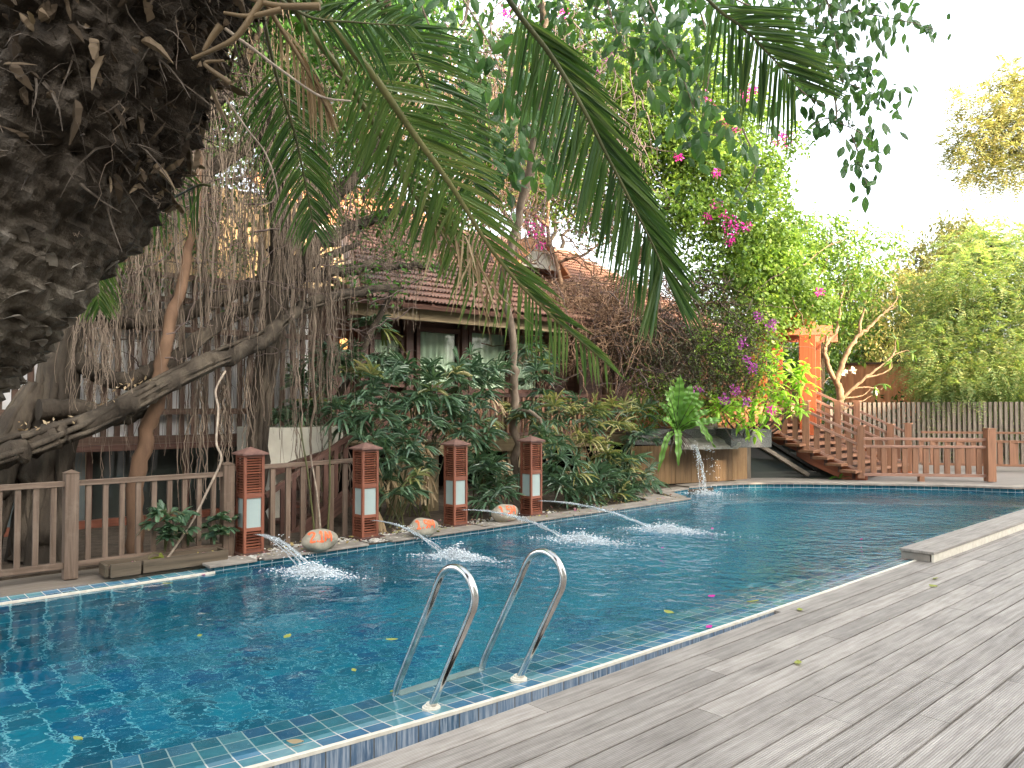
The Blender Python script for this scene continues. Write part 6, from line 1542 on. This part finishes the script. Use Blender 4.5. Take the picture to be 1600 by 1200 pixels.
# diamond leaf scars: rows along the trunk, half offset
per, cols = .052, 30
def vnoise(x, y, seed):
    g = R(seed).uniform(-1, 1, (64, 64)); xi = np.floor(x).astype(int); yi = np.floor(y).astype(int); fx = x - xi; fy = y - yi
    fx = fx * fx * (3 - 2 * fx); fy = fy * fy * (3 - 2 * fy)
    q = lambda i, j: g[(xi + i) % 64, (yi + j) % 64]
    return (q(0, 0) * (1 - fx) + q(1, 0) * fx) * (1 - fy) + (q(0, 1) * (1 - fx) + q(1, 1) * fx) * fy
SS, AA = np.meshgrid(Ls, ang, indexing='ij')
row = SS / per + .35 * vnoise(AA * 4, SS * 6, 1) + AA * 3 / (2 * np.pi) * 2
ri = np.floor(row); col = AA / (2 * np.pi) * cols + .5 * (ri % 2) + .25 * vnoise(AA * 3, SS * 9, 2)
fr_, fc = row - ri, np.abs((col - np.floor(col)) - .5) * 2
scale = np.clip(1 - fc, 0, 1) ** .6 * np.clip(fr_ * 1.25, 0, 1) ** 1.2 * (fr_ < .93)
hsh = vnoise(np.floor(col) * 3.7, ri * 5.3, 3)
rough_top = np.clip((SS - Ls[-1] * .56) / (Ls[-1] * .1), 0, 1)
dsp = (.030 + .014 * hsh) * scale * (1 - .55 * rough_top) + .05 * vnoise(AA * 2.2, SS * 3.5, 4) + .018 * vnoise(AA * 9, SS * 16, 5) + .010 * vnoise(AA * 26, SS * 40, 6) + rough_top * (.045 * vnoise(AA * 7, SS * 12, 7) + .028 * vnoise(AA * 18, SS * 28, 8))
rad = rr[:, None] + dsp
v = ax_[:, None] + a_[:, None] * (np.cos(AA) * rad)[..., None] + b_[:, None] * (np.sin(AA) * rad)[..., None]
i = np.arange(NS - 1)[:, None] * NA; j = np.arange(NA)[None]; j2 = (j + 1) % NA
f = np.stack([i + j, i + j2, i + NA + j2, i + NA + j], -1).reshape(-1, 4)
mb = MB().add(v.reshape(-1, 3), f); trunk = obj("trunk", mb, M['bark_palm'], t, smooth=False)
nrm_ = unit(v - ax_[:, None])
def onbark(n, smin, smax):
    """random points on the bark that face the camera side"""
    out = []
    cam_ = np.array([0, 0, H])
    while len(out) < n:
        k, l = rg.integers(int(NS * smin), int(NS * smax)), rg.integers(0, NA)
        if nrm_[k, l] @ unit(cam_ - v[k, l]) > -.25: out.append((k, l))
    return np.array(out)
# old leaf bases standing off the bark in staggered rows
P_, T_, N_ = [], [], []
for r in range(int(Ls[-1] * .60 / per)):
    for c in range(cols):
        s_ = per * (r + rg.uniform(-.16, .16)) + .012 * math.sin(c * .9 + r * .2); an = ((c + .5 * (r % 2) + rg.normal(0, .09)) / cols + r * .004) % 1
        k_ = min(NS - 1, int(np.searchsorted(Ls, max(0, s_)))); l_ = int(an * NA) % NA
        P_.append(v[k_, l_]); T_.append(tg[k_]); N_.append(nrm_[k_, l_])
p, tt, nn = np.array(P_), np.array(T_), np.array(N_); n = len(p); side = np.cross(nn, tt); mb = MB()
mb.strips(p - nn * .018 - tt * .02, unit(tt * .85 + nn * rg.uniform(.25, .6, (n, 1)) + side * rg.normal(0, .14, (n, 1))), side + nn * rg.normal(0, .15, (n, 1)), rg.uniform(.05, .085, n), rg.uniform(.06, .1, n), 0, (1, 1, .85, .55, .12), .28)
obj("leaf_base", mb, M['leaf_scar'], trunk)["kind"] = "stuff"
# crumpled dry scraps, broken stalks and pale rootlets caught in the crown base
k = onbark(700, .56, .97); p = v[k[:, 0], k[:, 1]]; nn = nrm_[k[:, 0], k[:, 1]]; n = len(p)
D = unit(rg.normal(0, 1, (n, 3)) + nn * .3); mb = MB()
mb.strips(p + nn * .004, D, np.cross(D, nn) + rg.normal(0, .6, (n, 3)), rg.uniform(.02, .09, n), rg.uniform(.012, .045, n), rg.uniform(-.3, .8, n), (.2, .7, 1, .75, .95, .6, .15), .5, rg.normal(0, .5, n))
obj("dry_scrap", mb, m_leaf("brown scrap", [(.02, .014, .01), (.045, .032, .02), (.09, .065, .042), (.19, .14, .09)], .1, .85, .15), trunk)["kind"] = "stuff"
k = onbark(1300, .55, .98); p = v[k[:, 0], k[:, 1]]; nn = nrm_[k[:, 0], k[:, 1]]; n = len(p); mb = MB()
D = unit(rg.normal(0, 1, (n, 3)) + nn * .9); mb.strips(p - nn * .01, D, rg.normal(0, 1, (n, 3)), rg.uniform(.05, .2, n), rg.uniform(.004, .012, n), rg.uniform(0, .7, n), (1, .8, .5, .2), .2, rg.normal(0, .5, n))
obj("fibre", mb, M['bark_stub'], trunk)["kind"] = "stuff"
mb = MB()
for (kk, ll) in onbark(48, .5, .97):
    p0 = v[kk, ll]; m = 16; d = unit(nrm_[kk, ll] * .5 + rg.normal(0, .7, 3) - ZV * .4); L = rg.uniform(.06, .26)
    q = p0 + d * np.linspace(0, L, m)[:, None] + np.cumsum(rg.normal(0, .007, (m, 3)), 0) - ZV * (np.linspace(0, 1, m) ** 2 * L * .4)[:, None]
    mb.tube(q, np.linspace(.003, .0012, m) * rg.uniform(.5, 1.2), 5)
obj("rootlet", mb, M['bark_root'], trunk)["kind"] = "stuff"
for (pts, r) in (([(345, 40), (330, 60), (318, 80)], .012), ([(410, 0), (372, 55), (340, 75), (300, 92)], .011), ([(440, 15), (390, 25), (350, 20)], .01), ([(500, 10), (430, 8), (370, -10)], .012), ([(360, 130), (320, 100), (350, 95)], .008)):
    mb = MB(); mb.tube(spline([P(x, y, 2.25) for x, y in pts], 14), np.linspace(r, r * .5, 14), 7); obj("broken_stalk", mb, M['rachis_b'], t, smooth=True)
def frond(path, n, L0, angL, angR, depL=0.0, depR=0.0, r0=.014, mat='leaf_palm', rmat='rachis', wid=.017, droop=.25, start=0.0, seed=0, prof=None, both=True, dead=0.0, sideL=0.0, sideR=0.0, lab=None):
    rg = R(600 + seed)
    s = spline([P(*q) for q in path], 120); tgs = unit(np.gradient(s, axis=0)); cam_ = np.array([0, 0, H]); vd = unit(s - cam_)
    sr = unit(np.cross(tgs, -vd) * -1)      # towards the photo's right-hand side of the stalk
    fr = obj("frond", MB().tube(s, np.interp(np.linspace(0, 1, 120), [0, .3, 1], [r0, r0 * .8, r0 * .18]), 8), M[rmat], t, smooth=True, label=lab)
    mb = MB(); f = np.linspace(start, 1, n); idx = np.clip((f * 119).astype(int), 0, 119)
    Lp = L0 * np.interp(f, prof[0], prof[1]) if prof else L0 * np.interp(f, [0, .1, .35, .75, 1], [.35, .75, 1, .85, .35])
    for sg, ang, dep, sd in ((-1, angL, depL, sideL), (1, angR, depR, sideR)):
        a = np.radians(np.interp(f, [0, 1], ang)) + rg.normal(0, .05, n)
        D = unit(np.cos(a)[:, None] * tgs[idx] + np.sin(a)[:, None] * sr[idx] * sg + vd[idx] * (dep + rg.normal(0, .09, n))[:, None] + rg.normal(0, .025, (n, 3)))
        Wd = np.cross(D, vd[idx] + sr[idx] * sg * .35 + rg.normal(0, .25, (n, 3)))
        keep = rg.random(n) > .03
        mb.strips(s[idx][keep], D[keep], Wd[keep], (Lp * rg.uniform(.9, 1.06, n))[keep], wid * rg.uniform(.8, 1.15, n)[keep], (droop * rg.uniform(.6, 1.4, n))[keep], (.45, .9, 1, .85, .5, .05), .3, sd)
    obj("leaflet", mb, M[mat], fr)["kind"] = "stuff"
    return fr
# C: long olive frond sweeping down past the roof
frond([(440, -330, 2.6), (460, -120, 2.6), (493, 0, 2.7), (587, 123, 2.85), (640, 200, 2.95), (707, 293, 3.1), (773, 397, 3.25), (850, 483, 3.35), (945, 565, 3.45)], 70, .31, (72, 42), (80, 8), .0, .1, .021, 'leaf_palm_y', 'rachis', .0145, .14, .33, 1, ([0, .1, .25, .7, .9, 1], [.6, .8, .85, 1.1, .75, .4]), lab="olive green frond reaching down past the tiled roof")
# B: shorter olive frond beside it
frond([(420, -300, 2.7), (430, -80, 2.75), (453, 0, 2.8), (543, 127, 2.95), (600, 220, 3.05), (640, 293, 3.15), (680, 350, 3.2), (730, 430, 3.25)], 46, .27, (76, 52), (66, 30), .05, .0, .018, 'leaf_palm_y', 'rachis', .013, .12, .45, 2)
# F: big dark frond over the bougainvillea
frond([(430, -430, 2.7), (620, -260, 2.7), (730, -110, 2.75), (800, 7, 2.85), (863, 90, 2.95), (913, 173, 3.0), (947, 240, 3.05), (987, 317, 3.1), (1027, 397, 3.15), (1036, 422, 3.15)], 104, .36, (66, 28), (24, 14), -.05, .3, .014, 'leaf_palm', 'rachis_d', .0155, .07, .36, 3, ([0, .3, .5, .8, 1], [.7, .85, 1.0, 1.0, .8]), lab="broad dark frond ending in front of the bougainvillea")
# G: dark frond at the top against the sky
frond([(500, -520, 2.8), (800, -350, 2.9), (1000, -130, 3.05), (1107, 0, 3.15), (1160, 43, 3.2), (1200, 83, 3.25), (1243, 130, 3.3)], 46, .34, (74, 40), (54, 28), -.05, -.1, .012, 'leaf_palm', 'rachis_d', .013, .12, .52, 4, ([0, .4, .7, .9, 1], [1.0, 1.0, 1.0, .95, .75]), lab="dark frond hanging against the white sky")
# D: dark frond behind
frond([(480, -420, 3.0), (540, -130, 3.1), (590, 0, 3.3), (640, 77, 3.4), (677, 157, 3.5), (717, 233, 3.6), (745, 300, 3.65)], 64, .38, (76, 60), (68, 40), .1, .05, .011, 'leaf_palm', 'rachis_d', .012, .16, .40, 5)
# E: narrow drooping frond on the left
frond([(400, -180, 2.7), (405, -20, 2.8), (430, 110, 2.95), (460, 207, 3.05), (478, 290, 3.1), (492, 362, 3.12)], 62, .24, (72, 42), (62, 38), .1, .15, .010, 'leaf_palm', 'rachis_d', .0095, .38, .40, 6, lab="narrow dark frond drooping before the banyan")
# A: browned frond hanging between them
frond([(410, -200, 2.6), (395, -60, 2.6), (413, 0, 2.62), (465, 85, 2.7), (490, 130, 2.75), (512, 175, 2.8)], 16, .17, (50, 15), (40, 12), .1, .1, .013, 'leaf_dry', 'rachis_b', .010, .7, .5, 7, lab="browned frond with withered leaflets")
# small ones
frond([(330, 290, 2.9), (310, 290, 2.9), (270, 310, 3.0), (225, 335, 3.1), (180, 365, 3.2)], 16, .20, (55, 45), (55, 45), .1, .1, .006, 'leaf_palm', 'rachis_d', .010, .2, .2, 8)
frond([(170, 330, 3.3), (160, 350, 3.4), (152, 400, 3.5), (150, 440, 3.55), (155, 480, 3.6)], 30, .2, (48, 32), (48, 32), .1, .1, .006, 'leaf_palm_y', 'rachis', .010, .3, .25, 9)
frond([(380, -260, 2.4), (400, -60, 2.45), (470, 20, 2.5), (560, 35, 2.55), (640, 40, 2.6)], 22, .22, (60, 40), (60, 40), .2, .2, .008, 'leaf_palm', 'rachis_d', .011, .3, .5, 11)
# withered hanging straps under frond C
mb = MB(); n = 34; f = rg.uniform(.55, .9, n); px = np.interp(f, [.55, .9], [655, 775]); py = np.interp(f, [.55, .9], [300, 430])
p = np.array([P(x + rg.normal(0, 8), y + rg.normal(0, 8), 3.2) for x, y in zip(px, py)])
mb.strips(p, unit(np.array([.12, 0, -1]) + rg.normal(0, .22, (n, 3))), rg.normal(0, 1, (n, 3)), rg.uniform(.16, .34, n), .011, .1, (.5, 1, .9, .7, .4, .1), .3, rg.normal(0, .2, n)); obj("withered_leaflet", mb, M['leaf_dry'], t)["kind"] = "stuff"
mb = MB(); pts = [(352, 45), (400, 80), (440, 110), (500, 150), (548, 158)]; mb.tube(spline([P(x, y, 2.5) for x, y in pts], 30), np.linspace(.006, .003, 30), 6); obj("broken_stalk", mb, M['fibre'], t, smooth=True)
mb = MB(); pts = [(350, 150), (385, 200), (415, 240), (432, 290), (430, 312), (405, 322)]; mb.tube(spline([P(x, y, 2.6) for x, y in pts], 30), np.linspace(.004, .002, 30), 6); obj("broken_stalk", mb, M['fibre'], t, smooth=True)

# ------------------------------------------------------------------ unseen block added behind the camera's right to shade the pool
t = thing("shade_block", "unseen pale block added beyond the decking to shade the pool", "building", (15, -3, 0))
a0 = np.array([.70, -.71, 0]); a1 = np.array([.71, .70, 0])
def bq(s, q, z): return a0 * s + a1 * q + ZV * z
s0, s1, q0, q1, hh = 12.0, 20.0, -26, 12.75, 12.6
mb = MB(); mb.prism([bq(s0, q0, -.3), bq(s1, q0, -.3), bq(s1, q1, -.3), bq(s0, q1, -.3)], (0, 0, hh)); obj("wall", mb, M['render'], t)
mb = MB(); z = hh - .29; mb.prism([bq(s0 - .3, q0 - .3, z), bq(s1 + .3, q0 - .3, z), bq(s1 + .3, q1 + .1, z), bq(s0 - .3, q1 + .1, z)], (0, 0, .2)); obj("roof", mb, M['slab'], t)
for z in (.4, 3.6, 6.8, 9.6):
    for k in range(9):
        q = q0 + 3 + k * 3.8; mb = MB(); mb.prism([bq(s0 - .04, q, z), bq(s0 - .04, q + 1.8, z), bq(s0 - .04, q + 1.8, z + 2.1), bq(s0 - .04, q, z + 2.1)], a0 * .03); obj("window", mb, M['glass'], t)

mb = MB(); mb.prism([bq(s0 + .3, q1 + .1, -.3), bq(s1, q1 + .1, -.3), bq(s1, 24, -.3), bq(s0 + .3, 24, -.3)], (0, 0, 8.3)); obj("wall", mb, M['render'], t)  # lower added block, keeps the sun off the terrace rails
mb = MB(); z = 8.01; mb.prism([bq(s0, q1 + .12, z), bq(s1 + .3, q1 + .12, z), bq(s1 + .3, 24.3, z), bq(s0, 24.3, z)], (0, 0, .2)); obj("roof", mb, M['slab'], t)
for z in (.4, 3.6):
    for k in range(3):
        q = q1 + 1.5 + k * 3.4; mb = MB(); mb.prism([bq(s0 + .26, q, z), bq(s0 + .26, q + 1.8, z), bq(s0 + .26, q + 1.8, z + 2.1), bq(s0 + .26, q, z + 2.1)], a0 * .03); obj("window", mb, M['glass'], t)
